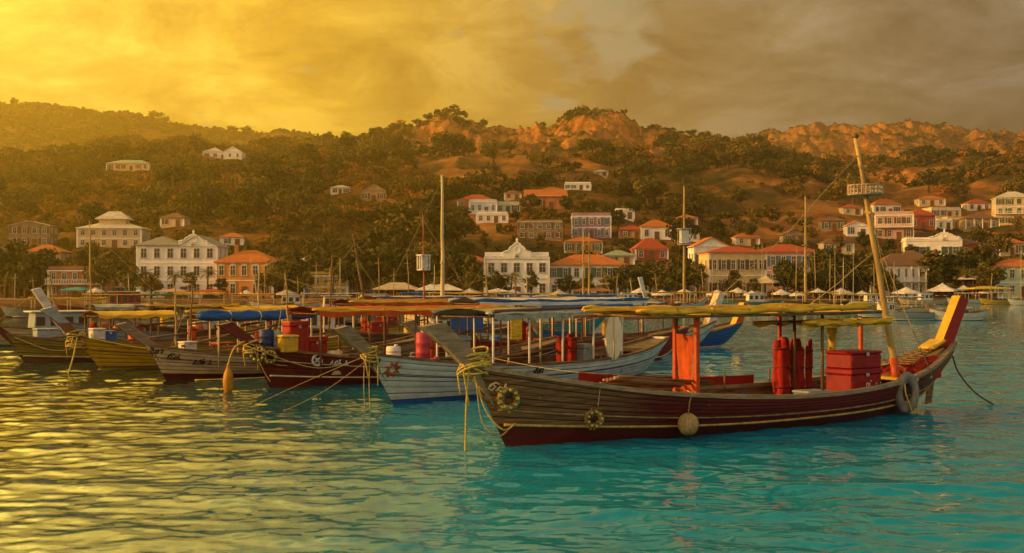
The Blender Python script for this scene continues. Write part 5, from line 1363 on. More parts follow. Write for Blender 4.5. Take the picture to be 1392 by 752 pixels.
    crate(B, hx, -.58, .36, (1.12, .8, .86), 'red', 'big red crate with white marks under another on the maroon front boat', 'crate', marks=True, m=mat('crate_red', (.24, .008, .012), .5, .2, 3, bump=.2, wear=((.34, .10, .09), .2)))
    crate(B, hx, -.58, 1.222, (1.12, .8, .42), 'red', 'shallow red crate, topmost of two beside the leaning mast', 'big_crate', m=mat('crate_red', (.24, .008, .012)))
    q = MB(); q.box((hx, -.55, .335), (1.2, .85, .05), 0); q.build('hatch', WOOD, B.o)
    fuel_roll(B, sx_of(B, 1062, .55), .55, .32, .21, 1.65, 'red', 'thick red lashed roll standing left of a second one on front boat', 'cloth_roll')
    fuel_roll(B, sx_of(B, 1083, .45), .45, .32, .19, 1.62, 'red', 'red lashed roll standing between thick roll and thin roll', 'cloth_roll')
    fuel_roll(B, sx_of(B, 1100, .35), .35, .32, .10, 1.58, 'red', 'thin red roll nearest the big red crates', 'cloth_roll')
    crate(B, sx_of(B, 1103, -.55), -.55, .33, (.75, .5, .42), 'greyblue', 'grey green box with yellow strap beside the red crates', 'storage_box')
    jerry(B, sx_of(B, 1013, -.9), -.9, .32, 'blue', 'small blue jerrycan behind the near rail of maroon front boat', .95)
    for k in range(11):
        y = rnd.uniform(-.75, .45); x = sx_of(B, 790 + k*5, y); L = rnd.uniform(1.6, 2.9); z = .98 + .035*k - y*.0; a = rnd.uniform(-.12, .12)
        q = MB(); q.tube([(0, 0, 0), (L*.5, L*.5*a, -.12), (L, L*a, -.22)], rnd.uniform(.025, .045), 6); o = q.build('pole', WOOD if k % 3 else WOODG, None, B.M @ Vector((x, y, z))); o.rotation_euler = (0, 0, B.rz)
        tag(o, 'loose wooden pole lying across the foredeck of the maroon front boat', 'pole', 'poles stacked on the maroon boat foredeck')
    q = MB(); q.box((3.0, -.1, .62), (.7, 1.5, .6)); q.build('pole_rest', WOOD, B.o)
    wreath(B, sx_of(B, 700, -.5), 1.02, .25, 'green and gold rope wreath near the prow of the maroon boat')
    wreath(B, sx_of(B, 826, -1.2), .56, .21, 'small golden wreath under the front rail, second from prow', mats=(mat('wreath_gold', (.34, .22, .07), .9, .3, 8), mat('wreath_gold_leaf', (.33, .24, .08), .8, .3, 8)))
    rope('thin lanyard holding the golden wreath to the rail', [B.H.rail(B.H.t_of_x(sx_of(B, 826, -1.2)), -1, .04) @ Matrix.Identity(3) if 0 else B.M @ (B.H.rail(B.H.t_of_x(sx_of(B, 826, -1.2)), -1, .05)), B.M @ (B.H.outside(sx_of(B, 826, -1.2), .78)[0] + Vector((0, -.08, 0)))], .014, ROPE, sag=.0)
    ball_fender(B, sx_of(B, 939, -1.35), .42, .205, mat('fender_buff', (.42, .31, .17), .85, .25, 5, bump=.3), 'round buff ball fender hanging below the orange door cloth')
    hull_mark(B, 'curl', sx_of(B, 671, -.3), 1.22, .22, PAINT['cream'], r=.022)
    hull_mark(B, 'cross', sx_of(B, 1249, -1.0), .86, .34, PAINT['white'], r=.022)
    # long grey loop fender at the quarter
    x = sx_of(B, 1238, -1.25); p, n = B.H.outside(x, .62); t = thing('loop_fender', 'grey worn ring fender tied at the stern quarter of front boat', 'fender', put(B, *(p + n*.12)), B.rz - .25)
    q = MB(); q.torus((0, 0, 0), .25, .10, 'Y', 22, 10, sq=1.5); q.build('ring', mat('rubber_grey', (.20, .19, .17), .85, .3, 4, bump=.3), t)
    q = MB(); q.tube([(-.12, -.02, .44), (-.15, -.14, .0), (.02, -.15, -.44), (.22, -.13, -.5), (.30, -.02, -.32)], .022, 5); q.build('lashing', ROPEY, t)
    q = MB(); q.tube([(0, 0, .42), (-.05, .08, .62), (-.05, .25, .66)], .02, 5); q.build('lanyard', ROPE, t)
    # ropes at bow and stern
    rope_bundle(B, -.72, 1.62, 'tangled pale rope wound round the weathered front prow', .27, n=12)
    b = lambda x, y, z: B.M @ Vector((x, y, z))
    rope('rope dropping straight from the weathered prow to the water', [b(-.95, -.12, 1.6), b(-1.02, -.14, .9), b(-1.05, -.16, .3), b(-1.06, -.16, -.25)], .02, ROPEY)
    rope('slack rope looping under the weathered prow to the stem', [b(-.85, -.16, 1.45), b(-.6, -.22, .75), b(-.25, -.3, .38), b(.15, -.16, .48)], .02, ROPEY)
    rope('second slack rope hanging beside the dropped prow rope', [b(-.8, -.16, 1.3), b(-.72, -.26, .55), b(-.4, -.36, .28), b(.05, -.13, .40)], .015, ROPE)
    rope('dark stern rope trailing from the maroon boat into water', [b(14.35, -.28, 1.35), b(14.5, -.36, .9), b(14.9, -.6, .35), b(15.5, -.9, -.05)], .022, mat('rope_dark', (.06, .05, .04), .9, .3, 10))
    rope('tight stay line running from far rail to the distant boats', [b(6.9, 1.5, .9), b(5.4, 5.5, 1.0), b(4.2, 9.5, 1.5)], .012, ROPE)
    return B
HERO = hero()

# ------------------------------------------------------------------ the other boats
def caique(label, u, v, rz, L=11., beam=2.5, bowh=1.4, midh=.72, sternh=1.25, bx=-.8, sx=1.0, top='white', bot='blue', stripe=None, line=None, prow=None, prow_m=WOODG, post_c=None, lod=1, gun=WOOD, deck=DECKW, inner=None, wline=(.07, .07), group='boats moored in the harbour', thw=(.25, .45, .62), stern_b=.3, name='fishing_boat'):
    d = wl(v); loc = ((u-U0)/F*d, d, 0)
    H = Hull(L, beam, [(0, bowh), (.12, midh + (bowh-midh)*.55), (.28, midh + (bowh-midh)*.16), (.5, midh), (.7, midh*1.03), (.87, midh + (sternh-midh)*.4), (1, sternh)], bx, sx, wline[0], stern_b, .72, wline[1], .7, .76)
    nst, nup, nlo = {0: (14, 3, 1), 1: (30, 5, 2), 2: (44, 7, 2)}[lod]
    B = boat(label, loc, math.radians(rz), H, (PAINT[top], PAINT[bot]), name, 'boat', group, nst, nup, nlo, stripe=PAINT[stripe] if stripe else None, line=(PAINT[line], .55) if line else None, gunwale=gun, thwarts=thw, inner=inner, deck=deck)
    if prow:
        tx, tzz, w = prow; w *= .72
        k = bx/bowh
        poly_post(B, 'prow', [(.06, .25), (k*bowh*.62, bowh*.68), (bx*1.04, bowh*.98), (tx, tzz - .07), (tx + w, tzz), (bx*1.02 + w*.75, bowh*1.02), (bx*.45 + w*.7, bowh*.6), (.36, .36)], .15, prow_m, taper=.24)
    if post_c:
        c1, c2, hgt = post_c; xs = L + sx; q = MB()
        q.prism([(xs - .45, sternh - .2), (xs + .02, sternh - .25), (xs + .28 + hgt*.35, sternh + hgt), (xs + hgt*.35 - .1, sternh + hgt + .06)], -.2, .2, 0, 1); q.build('stern_post', [PAINT[c2], PAINT[c1]], B.o)
    B.midh = midh
    return B
def canopy(B, x0, x1, hw, z, style, post_m='cream', npost=4, col='yellow', col2=None, rail=True):
    for y in (-hw + .06, hw - .06):
        if rail: tubepart(B, 'canopy_rail', [(x0 - .1, y, z - .06), (x1 + .1, y, z - .05)], .03, WOOD)
        for k in range(npost):
            x = x0 + .1 + (x1 - x0 - .2)*k/(npost - 1); post(B, x, y, .3, z - .03, .035, PAINT[post_m])
    for k in range(npost): 
        x = x0 + .1 + (x1 - x0 - .2)*k/(npost - 1); tubepart(B, 'canopy_crossbar', [(x, -hw, z - .09), (x, hw, z - .09)], .022, WOOD)
    if style in ('roll', 'both'):
        roll(B, 'furled_canopy', (x0 - .2, -hw + .05, z + .04), (x1 + .2, -hw + .05, z + .04), .08, TARP[col], .05, .18, 6)
        roll(B, 'furled_canopy', (x0 - .1, hw - .05, z + .04), (x1 + .2, hw - .05, z + .03), .075, TARP[col2 or col], .05, .18, 5)
    if style in ('sheet', 'both'):
        sheet(B, 'canopy', x0, x1, hw + .05, z + .0, TARP[col2 if style == 'both' and col2 else col], .05, .14, edge=.14)
def cabin(B, x0, x1, hw, z0, z1, col, roofc='white'):
    q = MB(); q.box(((x0+x1)/2, 0, (z0+z1)/2), (x1-x0, hw*2, z1-z0), 0, taper=.92, bev=.03); o = q.build('cabin', PAINT[col], B.o)
    r = MB(); r.box(((x0+x1)/2, 0, z1 + .04), (x1-x0+.3, hw*2+.2, .08), 0, bev=.02); r.build('cabin_roof', PAINT[roofc], o)
    n = max(2, int((x1-x0)/.7))
    for k in range(n):
        for s in (-1, 1):
            g = MB(); g.box((x0 + (x1-x0)*(k+.5)/n, s*(hw*.955 + .0), z0 + (z1-z0)*.66), ((x1-x0)/n*.6, .06, (z1-z0)*.34)); g.build('window', GLASS, o)

# white boat, second from the front
Bw = caique('white planked boat behind the front one, star on its bow', 535, 551, 54, 13.6, 2.6, 1.45, .86, 1.35, -1.1, 1.2, 'white', 'blue', None, 'navyline', (-2.25, 2.2, .62), post_c=None, lod=2, gun=WOOD)
canopy(Bw, 3.0, 10.4, 1.1, 2.42, 'both', 'white', 5, 'white', 'grey')
tubepart(Bw, 'awning_pole', [(5.5, -1.0, 2.58), (11.2, -.9, 2.56)], .06, PAINT['blue'])
tubepart(Bw, 'awning_pole', [(3.0, -1.1, 2.5), (8.3, -1.1, 2.55)], .05, PAINT['brown'])
hull_mark(Bw, 'script', sx_of(Bw, 503, -.25), 1.24, .27, PAINT['black'], r=.024)
hull_mark(Bw, 'flower', sx_of(Bw, 547, -.6), 1.0, .42, PAINT['orange'], r=.035)
hull_mark(Bw, 'script', sx_of(Bw, 727, -1.28), .70, .26, PAINT['black'], r=.024)
fuel_roll(Bw, sx_of(Bw, 764, -.4), -.4, None, .20, 1.35, 'red', 'tall red cloth roll standing on the white planked boat', 'cloth_roll')
fuel_roll(Bw, sx_of(Bw, 777, -.2), -.2, None, .19, 1.4, 'red', 'second tall red roll beside blue panel on white planked boat', 'cloth_roll')
crate(Bw, sx_of(Bw, 792, -.3), -.3, None, (.55, .5, 1.0), 'greyblue', 'upright grey blue locker right of the red rolls', 'locker')
crate(Bw, sx_of(Bw, 750, -.6), -.6, None, (.7, .6, .42), 'darkblue', 'dark blue box low on the white planked boat', 'storage_box')
crate(Bw, sx_of(Bw, 733, -.7), -.7, None, (.38, .4, .52), 'white', 'small white box near the script on the white boat rail', 'storage_box')
crate(Bw, sx_of(Bw, 690, -.5), -.5, None, (1.2, .5, .36), 'teal', 'long flat teal box on the white planked boat', 'storage_box')
barrel(Bw, sx_of(Bw, 575, -.25), -.25, None, .2, .8, 'pink', 'pink red barrel just left of the weathered prow')
barrel(Bw, sx_of(Bw, 590, .1), .1, None, .18, .75, 'pink', 'second pink barrel half hidden behind the weathered prow')
barrel(Bw, sx_of(Bw, 535, .05), .05, None, .20, .34, 'white', 'squat white tub on the foredeck of white planked boat', 'tub')
# white oval board standing at the rail
x = sx_of(Bw, 830, -1.15); t = thing('oval_board', 'tall white oval board upright at the white boat rail', 'board', put(Bw, x, -1.26, Bw.H.zsh(Bw.H.t_of_x(x)) - .12), math.radians(8), None)
q = MB(); poly = [(.30*math.sin(a)*(1 if True else 1), .80 - .80*math.cos(a)) for a in np.linspace(0, 2*math.pi, 33)[:-1]]; rings = []
for yy, sc_ in ((-.07, .86), (-.05, .95), (0, 1), (.05, .95), (.07, .86)): rings.append([(px*sc_, yy, .80 + (pz - .80)*sc_) for px, pz in poly])
q.loft(rings, 0, True, True, True); q.build('board', mat('board_white', (.70, .64, .46), .5, .12, 2, wear=((.4, .32, .18), .25)), t)
q = MB(); q.tube([(0, -.08, .1), (0, -.085, 1.5)], .025, 5); q.build('stringer', PAINT['cream'], t)
rope_bundle(Bw, -.95, 1.35, 'pale rope bunched under the white boat prow', .2, n=7)
bw = lambda x, y, z: Bw.M @ Vector((x, y, z))
for k, (dx, dy, l) in enumerate((('thin line hanging straight down from the white boat prow', -.25, 0), ('second thin line dropping beside the white boat stem', -.05, 0), ('diagonal line from white boat prow to the maroon bow', 0, 1))):
    if not l: rope(dx, [bw(-1.0 + dy, -.1, 1.3), bw(-1.02 + dy, -.1, .6), bw(-1.0 + dy, -.12, -.2)], .014, ROPE)
rope('diagonal line from white boat prow down to the water', [bw(-1.0, -.1, 1.35), bw(-2.0, .6, .5), bw(-3.0, 1.4, -.1)], .008, ROPE)
rope('long line from white boat prow across the maroon bow water', [bw(-1.05, 0, 1.4), bw(-1.9, 1.8, .55), bw(-2.6, 3.0, -.1)], .008, ROPE)

# dark maroon boat
Bd = caique('dark maroon boat with cream lines and maroon blade prow', 366, 527, 38, 11.2, 2.4, 1.38, .78, 1.3, -.66, 1.0, 'maroon', 'darkred', 'cream', 'cream', (-1.7, 2.1, .55), prow_m=PAINT['maroon'], lod=2, wline=(.2, .2))
canopy(Bd, 1.2, 8.6, 1.05, 2.42, 'both', 'brown', 5, 'yellow', 'orange')
hull_mark(Bd, 'letters', sx_of(Bd, 452, -.95), .76, .26, PAINT['white'], r=.024)
p, n = Bd.H.outside(sx_of(Bd, 434, -.85), .86); em = MB()
em.torus(p + n*.03, .17, .035, 'Y', 18, 6); em.build('round_emblem', PAINT['white'], Bd.o); hull_mark(Bd, 'cross', sx_of(Bd, 434, -.85), .86, .22, PAINT['white'], r=.03)
wreath(Bd, sx_of(Bd, 356, -.35), 1.12, .28, 'leafy wreath of garland on the dark maroon bow')
wreath(Bd, sx_of(Bd, 372, -.5), 1.02, .24, 'second smaller garland right of the leafy maroon bow wreath')
crate(Bd, sx_of(Bd, 425, .5), .5, None, (.8, .6, 1.2), 'red', 'tall red box amidships on the dark maroon boat', 'storage_box')
crate(Bd, sx_of(Bd, 402, .2), .2, None, (.7, .55, 1.05), 'red', 'red box with a yellow one before it', 'storage_box')
crate(Bd, sx_of(Bd, 391, -.4), -.4, None, (.55, .45, .55), 'yellow', 'bright yellow box on the dark maroon boat', 'storage_box')
barrel(Bd, sx_of(Bd, 362, .1), .1, None, .24, .62, 'darkblue', 'dark blue barrel near the bow of the maroon boat')
barrel(Bd, sx_of(Bd, 374, .15), .15, None, .24, .6, 'greyblue', 'grey blue barrel right of the dark blue barrel')
barrel(Bd, sx_of(Bd, 455, -.5), -.5, None, .26, .75, 'cream', 'cream barrel stained pink, behind the maroon rail')
jerry(Bd, sx_of(Bd, 470, -.5), -.5, None, 'yellow', 'yellow jerrycan right of the stained cream barrel', 1.2)
rope_bundle(Bd, -.62, 1.28, 'golden rope knotted round the maroon blade prow', .2, n=8)
bd = lambda x, y, z: Bd.M @ Vector((x, y, z))
t = thing('buoy', 'long orange yellow float buoy hanging from the maroon prow', 'buoy', bd(-1.55, -.35, .05), Bd.rz)
q = MB(); q.lathe((0, 0, 0), [(.0, -.16), (.09, -.11), (.155, .06), (.165, .26), (.14, .46), (.075, .62), (.04, .74), (.05, .78), (.0, .80)], 14); q.build('float', mat('buoy_orange', (.46, .22, .02), .6, .2, 4), t)
rope('rope from maroon prow to the long orange float buoy', [bd(-.9, -.12, 1.5), bd(-1.3, -.22, 1.3), bd(-1.55, -.35, .83)], .025, ROPEY)
for k, (a, b) in enumerate((((-.6, -.2, 1.2), (-.1, -.3, .2)), ((-.5, -.2, 1.1), (.4, -.45, .7)))): rope(('pale line looping down the maroon stem', 'pale line running aft from the maroon stem')[k], [bd(*a), bd((a[0]+b[0])/2, a[1] - .1, (a[2]+b[2])/2 - .12), bd(*b)], .016, ROPE)
rope('pale mooring line sagging along the dark maroon hull', [bd(-.6, -.25, 1.25), bd(1.2, -1.0, .62), bd(3.0, -1.3, 1.0)], .016, ROPE)

# white boat with blue furled awning
Be = caique('white boat with blue furled awning and dark red waterline', 225, 517, 45, 10.6, 2.4, 1.22, .74, 1.2, -.67, .9, 'cream', 'darkred', None, 'brown', (-1.8, 2.02, .55), lod=2, wline=(.07, .16))
canopy(Be, 1.4, 7.4, 1.0, 2.3, 'roll', 'cream', 4, 'yellow')
roll(Be, 'furled_awning', (.6, -1.1, 2.22), (5.4, -1.1, 2.22), .2, TARPB, .06, .1, 4, tie_m=PAINT['white'])
hull_mark(Be, 'script', sx_of(Be, 204, -.2), 1.02, .26, PAINT['black'], r=.024); hull_mark(Be, 'curl', sx_of(Be, 234, -.55), .82, .26, PAINT['black'], r=.022); hull_mark(Be, 'letters', sx_of(Be, 271, -.9), .62, .27, PAINT['black'], r=.024)
crate(Be, sx_of(Be, 255, 0), 0, None, (.5, .45, .36), 'white', 'small white box on the blue awning boat foredeck', 'storage_box')
crate(Be, sx_of(Be, 310, -.1), -.1, None, (1.0, .8, .5), 'cream', 'cream box under the blue awning boat canopy', 'storage_box')
tubepart(Be, 'boom', [(.5, -.2, 1.15), (5.6, .2, 1.95)], .05, WOOD)
rope('rope bight lying from the blue awning boat onto the water', [Be.M @ Vector(p) for p in ((.6, -.9, .02), (2.0, -1.6, .03), (3.4, -1.7, .02), (4.6, -1.6, .02))], .03, ROPEY)
# yellow boat with brown stem
Bf = caique('yellow boat with broad brown stem and grey prow tip', 137, 503, 42, 10.8, 2.4, 1.3, .80, 1.2, -1.0, .9, 'yellow', 'olive', 'brown', 'brown', (-2.25, 2.42, .5), prow_m=mat('stem_brown', (.20, .075, .035), .7, .3, 4, stretch=(1, 2, 1), bump=.3), lod=2)
poly_post(Bf, 'prow_cap', [(-1.66, 1.84), (-2.28, 2.36), (-1.86, 2.45), (-1.26, 1.84)], .25, PAINT['greyblue'], taper=.27)
canopy(Bf, 4.0, 8.2, 1.0, 1.95, 'both', 'cream', 4, 'yellow', 'grey')
crate(Bf, sx_of(Bf, 147, .1), .1, None, (.5, .45, .45), 'blue', 'blue box on the foredeck of the yellow boat', 'storage_box')
crate(Bf, sx_of(Bf, 132, .0), .0, None, (.5, .45, .5), 'white', 'white box beside the blue box on the yellow boat', 'storage_box')
rope_bundle(Bf, -.95, 1.2, 'yellow rope heap wound over the brown stem', .3, n=10)
bf = lambda x, y, z: Bf.M @ Vector((x, y, z))
rope('yellow rope slung from brown stem toward the white boat', [bf(-.6, -.3, 1.25), bf(1.6, -1.1, .8), bf(3.4, -1.3, 1.05)], .03, ROPEY)
rope('yellow rope hanging from the brown stem to the water', [bf(-1.0, -.2, 1.3), bf(-1.3, -.6, .6), bf(-1.6, -.8, -.1)], .03, ROPEY)
q = MB(); 
# olive boat at left edge
Bg = caique('olive boat with dark waterline at the far left edge', 33, 493, 40, 10.2, 2.3, 1.25, .74, 1.15, -.9, .9, 'olive', 'brown', 'cream', 'brown', (-1.7, 1.75, .5), prow_m=PAINT['maroon'], lod=2, wline=(.14, .16))
canopy(Bg, 2.8, 6.4, .95, 2.0, 'sheet', 'brown', 4, 'yellow')
bg_ = lambda x, y, z: Bg.M @ Vector((x, y, z))
rope('pale rope hanging in a loop along the olive boat', [bg_(-.5, -.3, 1.1), bg_(1.0, -.9, .5), bg_(2.6, -1.2, .85)], .025, ROPE)
rope('yellow rope tail between the olive and yellow boats', [bg_(3.2, -1.25, .95), bg_(3.6, -1.7, .4), bg_(3.9, -2.0, -.1)], .03, ROPEY)
crate(Bg, sx_of(Bg, 62, .2), .2, None, (.9, .6, .5), 'greyblue', 'grey blue box on the olive boat', 'storage_box')

# middle row
Bc = caique('dark red boat with blue screen behind the white planked one', 590, 502, 35, 12.2, 2.4, 1.3, .98, 1.4, -.8, 1.0, 'red', 'darkred', 'cream', 'maroon', (-1.4, 1.9, .5), lod=1)
canopy(Bc, 1.4, 10.0, 1.05, 2.62, 'both', 'brown', 6, 'blue', 'white')
q = MB(); xx = sx_of(Bc, 635, -1.08); q.box((xx, -1.08, 1.85), (1.5, .04, .86), 0, bev=.015); q.build('side_screen', PAINT['blue'], Bc.o)
q = MB(); xx = sx_of(Bc, 702, -1.05); q.box((xx, -1.05, 1.75), (.55, .04, 1.3), 0, bev=.015); q.build('side_curtain', TARPY, Bc.o)
fuel_roll(Bc, sx_of(Bc, 709, -.4), -.4, None, .2, 1.6, 'red', 'tall red roll beside the yellow curtain of dark red boat', 'cloth_roll')
fuel_roll(Bc, sx_of(Bc, 720, -.3), -.3, None, .14, 1.3, 'orange', 'orange roll right of the tall red roll', 'cloth_roll')
crate(Bc, sx_of(Bc, 742, 0), 0, None, (.8, .6, .7), 'red', 'red box set high on the dark red boat', 'storage_box')
crate(Bc, sx_of(Bc, 750, -.5), -.5, None, (.7, .5, .65), 'blue', 'blue box leaning under the canopy of dark red boat', 'storage_box')
M9 = caique('white sterned grey boat lying behind the orange door cloth', 667, 490, 35, 12.2, 2.2, 1.3, .8, 1.5, -.8, 1.1, 'white', 'greyblue', None, 'navyline', (-1.3, 1.8, .5), post_c=('cream', 'white', 1.35), lod=1)
canopy(M9, 2, 8, .95, 2.35, 'roll', 'cream', 4, 'white')
M8 = caique('bright blue boat with raised ochre stern behind orange cloth', 745, 481, 33, 11.4, 2.3, 1.25, .8, 1.35, -.8, 1.0, 'blue', 'white', 'cream', None, (-1.3, 1.8, .5), post_c=('yellow', 'orange', .95), lod=1)
canopy(M8, 1.5, 6.5, .95, 2.3, 'both', 'brown', 4, 'blue', 'yellow')
M2 = caique('red brown boat with long orange canopy behind maroon boat', 428, 481, 36, 11.5, 2.4, 1.3, .85, 1.3, -.8, 1.0, 'brown', 'darkred', 'cream', None, (-1.5, 2.0, .5), prow_m=WOOD, lod=1)
canopy(M2, 1.5, 9.0, 1.05, 2.45, 'both', 'brown', 5, 'yellow', 'orange')
crate(M2, 3.2, -.3, .4, (.8, .7, 1.1), 'red', 'red box aboard the red brown boat', 'storage_box'); barrel(M2, 5.0, -.4, .35, .28, .8, 'yellow', 'yellow barrel aboard the red brown boat')
cabin(M2, 6.2, 8.4, .7, .4, 1.7, 'white')
M1 = caique('dark brown boat with furled yellow canopy behind blue awning', 205, 475, 38, 11.0, 2.4, 1.35, .85, 1.3, -.8, 1.0, 'brown', 'maroon', 'cream', None, (-1.6, 2.1, .5), lod=1)
canopy(M1, 3.6, 8.0, 1.0, 2.05, 'sheet', 'cream', 4, 'yellow'); crate(M1, 4.0, -.2, .4, (1.2, .8, .8), 'maroon', 'maroon box aboard the dark brown boat', 'storage_box')
Mh = caique('pale boat with tall upswept whitish prow at left', 98, 478, 40, 11.0, 2.4, 1.6, .85, 1.3, -.9, 1.0, 'greyblue', 'brown', 'cream', None, (-1.95, 3.15, .55), prow_m=PAINT['white'], lod=1)
canopy(Mh, 3.6, 8.4, 1.0, 2.2, 'roll', 'brown', 4, 'yellow', 'grey'); crate(Mh, 3.4, -.3, .4, (1.0, .8, .75), 'red', 'red box aboard the upswept prow boat', 'storage_box'); crate(Mh, 5.4, -.3, .4, (.9, .7, .8), 'blue', 'blue box aboard the upswept prow boat', 'storage_box')
M5 = caique('mustard boat with white cabin between the yellow canopies', 322, 473, 35, 11.0, 2.4, 1.3, .9, 1.3, -.8, 1.0, 'yellow', 'brown', 'brown', None, (-1.4, 1.9, .5), lod=1)
cabin(M5, 3.6, 6.0, .75, .4, 1.9, 'white', 'cream'); canopy(M5, 6.4, 9.6, 1.0, 2.2, 'roll', 'brown', 3, 'yellow', 'orange')
M6 = caique('navy boat heaped with blue covers behind the red brown boat', 470, 467, 34, 11.5, 2.5, 1.3, .9, 1.3, -.8, 1.0, 'darkblue', 'red', 'cream', None, (-1.4, 1.9, .5), lod=1)
canopy(M6, 1.4, 9.0, 1.05, 2.55, 'both', 'cream', 5, 'blue', 'yellow'); cabin(M6, 4, 6, .7, .4, 1.8, 'cream')
M7 = caique('green trimmed boat with pale cabin close to the left edge', -40, 472, 36, 11.0, 2.5, 1.3, .9, 1.3, -.8, 1.0, 'cream', 'green', 'green', None, (-1.4, 1.9, .5), lod=1)
canopy(M7, 6.2, 9.4, 1.0, 2.1, 'sheet', 'brown', 3, 'grey'); cabin(M7, 3, 6, .75, .4, 1.8, 'greyblue', 'white')
M10 = caique('teal boat with white cabin behind the dark red boat', 600, 464, 34, 11.0, 2.5, 1.3, .9, 1.3, -.8, 1.0, 'teal', 'white', 'cream', None, (-1.3, 1.8, .5), lod=1)
cabin(M10, 3, 6.4, .75, .4, 1.95, 'white', 'cream'); canopy(M10, 1.4, 9.0, 1.05, 2.5, 'roll', 'cream', 5, 'yellow', 'blue')

# masts of the boats behind
VARN = mat('mast_varnish', (.40, .27, .09)); PALE = mat('mast_pale', (.55, .46, .28), .6, .2, 3, stretch=(1, 1, .2))
def boat_mast(B, u, vtop, m=VARN, r=.09, ubase=None, y=0., **k):
    ub = ubase or u; x = sx_of(B, ub, y); w = B.M @ Vector((x, y, 0)); zt = HC + (V0 - vtop)/F*w.y; lean = (u - ub)/F*w.y; c, s = math.cos(B.rz), math.sin(B.rz)
    return mast(B, x, y, .35, (x + lean*c, y - lean*s, zt), r, m, **k)
boat_mast(M6, 601, 238, PALE, .15, 602, stays=((.97, (1.5, 0, 1.2)), (.6, (9.0, .3, 1.2))), cross=((.45, .25, .6),))
boat_mast(M2, 575, 290, mat('mast_red_top', (.34, .12, .05), .6, .25, 3), .06, 577, lantern=(.62, .5, .75, PAINT['white']), cross=((.8, .3, .6), (.45, .45, .6)), stays=((.95, (10.5, .4, 1.2)),))
boat_mast(M5, 480, 318, WOOD, .10, 503, cross=((.45, .9, .4), (.78, .25, .4)), stays=((.9, (3.0, .3, 1.2)), (.75, (10.0, .3, 1.2))))
boat_mast(M1, 122, 300, VARN, .05, 124, y=.0, cross=((.3, .5, .3),), stays=((.9, (2.5, .9, .9)), (.9, (2.5, -.9, .9)), (.95, (8.6, .0, 1.1)))) if False else None
boat_mast(Mh, 122, 300, VARN, .06, 124, cross=((.35, .6, .3),), stays=((.92, (1.0, .6, 1.1)), (.92, (6.5, -.9, .9)), (.6, (7.5, .8, .9))))
boat_mast(Bf, 238, 388, VARN, .06, 240)

# odds and ends aboard the middle row
def clutter(B, short, items):
    for (kind, x, y, col, extra) in items:
        lab = f'{extra} {col} {kind} aboard the {short}'.replace('greyblue', 'grey blue').replace('darkblue', 'dark blue').replace('darkred', 'deep red').strip()
        if kind == 'barrel': barrel(B, x, y, None, .25, .8, col, lab)
        elif kind == 'box': crate(B, x, y, None, (.8, .6, .6), col, lab, 'storage_box', rz=rnd.uniform(-.2, .2))
        elif kind == 'locker': crate(B, x, y, None, (.7, .6, 1.15), col, lab, 'locker')
        elif kind == 'roll': fuel_roll(B, x, y, None, .17, 1.4, col, lab, 'cloth_roll')
        elif kind == 'jerrycan': jerry(B, x, y, None, col, lab, 1.2)
clutter(M2, 'red brown boat', [('roll', 2.4, -.5, 'orange', 'upright'), ('box', 4.2, -.5, 'greyblue', 'dull'), ('jerrycan', 5.8, -.7, 'blue', 'single')])
clutter(M1, 'dark brown boat', [('barrel', 2.4, -.4, 'orange', 'rusty'), ('box', 5.6, -.5, 'cream', 'pale'), ('roll', 6.6, -.3, 'red', 'leaning'), ('locker', 3.2, .2, 'white', 'tall')])
clutter(Mh, 'upswept prow boat', [('barrel', 2.2, -.3, 'orange', 'bright'), ('roll', 4.5, -.5, 'yellow', 'stout'), ('locker', 6.6, -.2, 'cream', 'narrow')])
clutter(M5, 'mustard boat', [('barrel', 2.4, -.4, 'darkblue', 'round'), ('box', 7.3, -.5, 'red', 'faded'), ('roll', 8.2, -.4, 'orange', 'short')])
clutter(M6, 'navy boat', [('locker', 2.6, -.3, 'red', 'upright'), ('barrel', 3.4, -.6, 'white', 'plain'), ('box', 7.4, -.4, 'yellow', 'square')])
clutter(M7, 'green trimmed boat', [('barrel', 7.0, -.4, 'orange', 'lone'), ('box', 7.9, -.4, 'darkred', 'square')])
clutter(M10, 'teal boat', [('roll', 2.4, -.3, 'red', 'tall'), ('box', 7.6, -.5, 'orange', 'battered')])
clutter(Bc, 'dark red boat', [('barrel', 2.6, -.4, 'blue', 'scuffed'), ('box', 4.6, -.5, 'cream', 'pale'), ('jerrycan', 5.6, -.7, 'white', 'lone'), ('roll', 8.3, -.4, 'yellow', 'stout')])
clutter(Be, 'blue awning boat', [('roll', 3.4, -.5, 'red', 'slim'), ('box', 5.6, -.5, 'maroon', 'dark'), ('barrel', 4.4, .2, 'yellow', 'faded')])
clutter(Bf, 'yellow boat', [('roll', 3.6, -.4, 'orange', 'slim'), ('box', 5.0, -.4, 'red', 'wide'), ('barrel', 6.2, -.4, 'white', 'plain')])
clutter(Bg, 'olive boat', [('roll', 2.8, -.3, 'red', 'slim'), ('barrel', 4.6, -.4, 'orange', 'dull')])
clutter(Bd, 'dark maroon boat', [('roll', 6.0, -.4, 'orange', 'slim'), ('locker', 7.2, -.2, 'greyblue', 'upright'), ('jerrycan', 5.0, -.7, 'white', 'lone')])
clutter(Bw, 'white planked boat', [('box', 3.6, -.2, 'cream', 'pale'), ('jerrycan', 4.4, -.7, 'orange', 'lone'), ('box', 9.6, -.3, 'maroon', 'dark')])

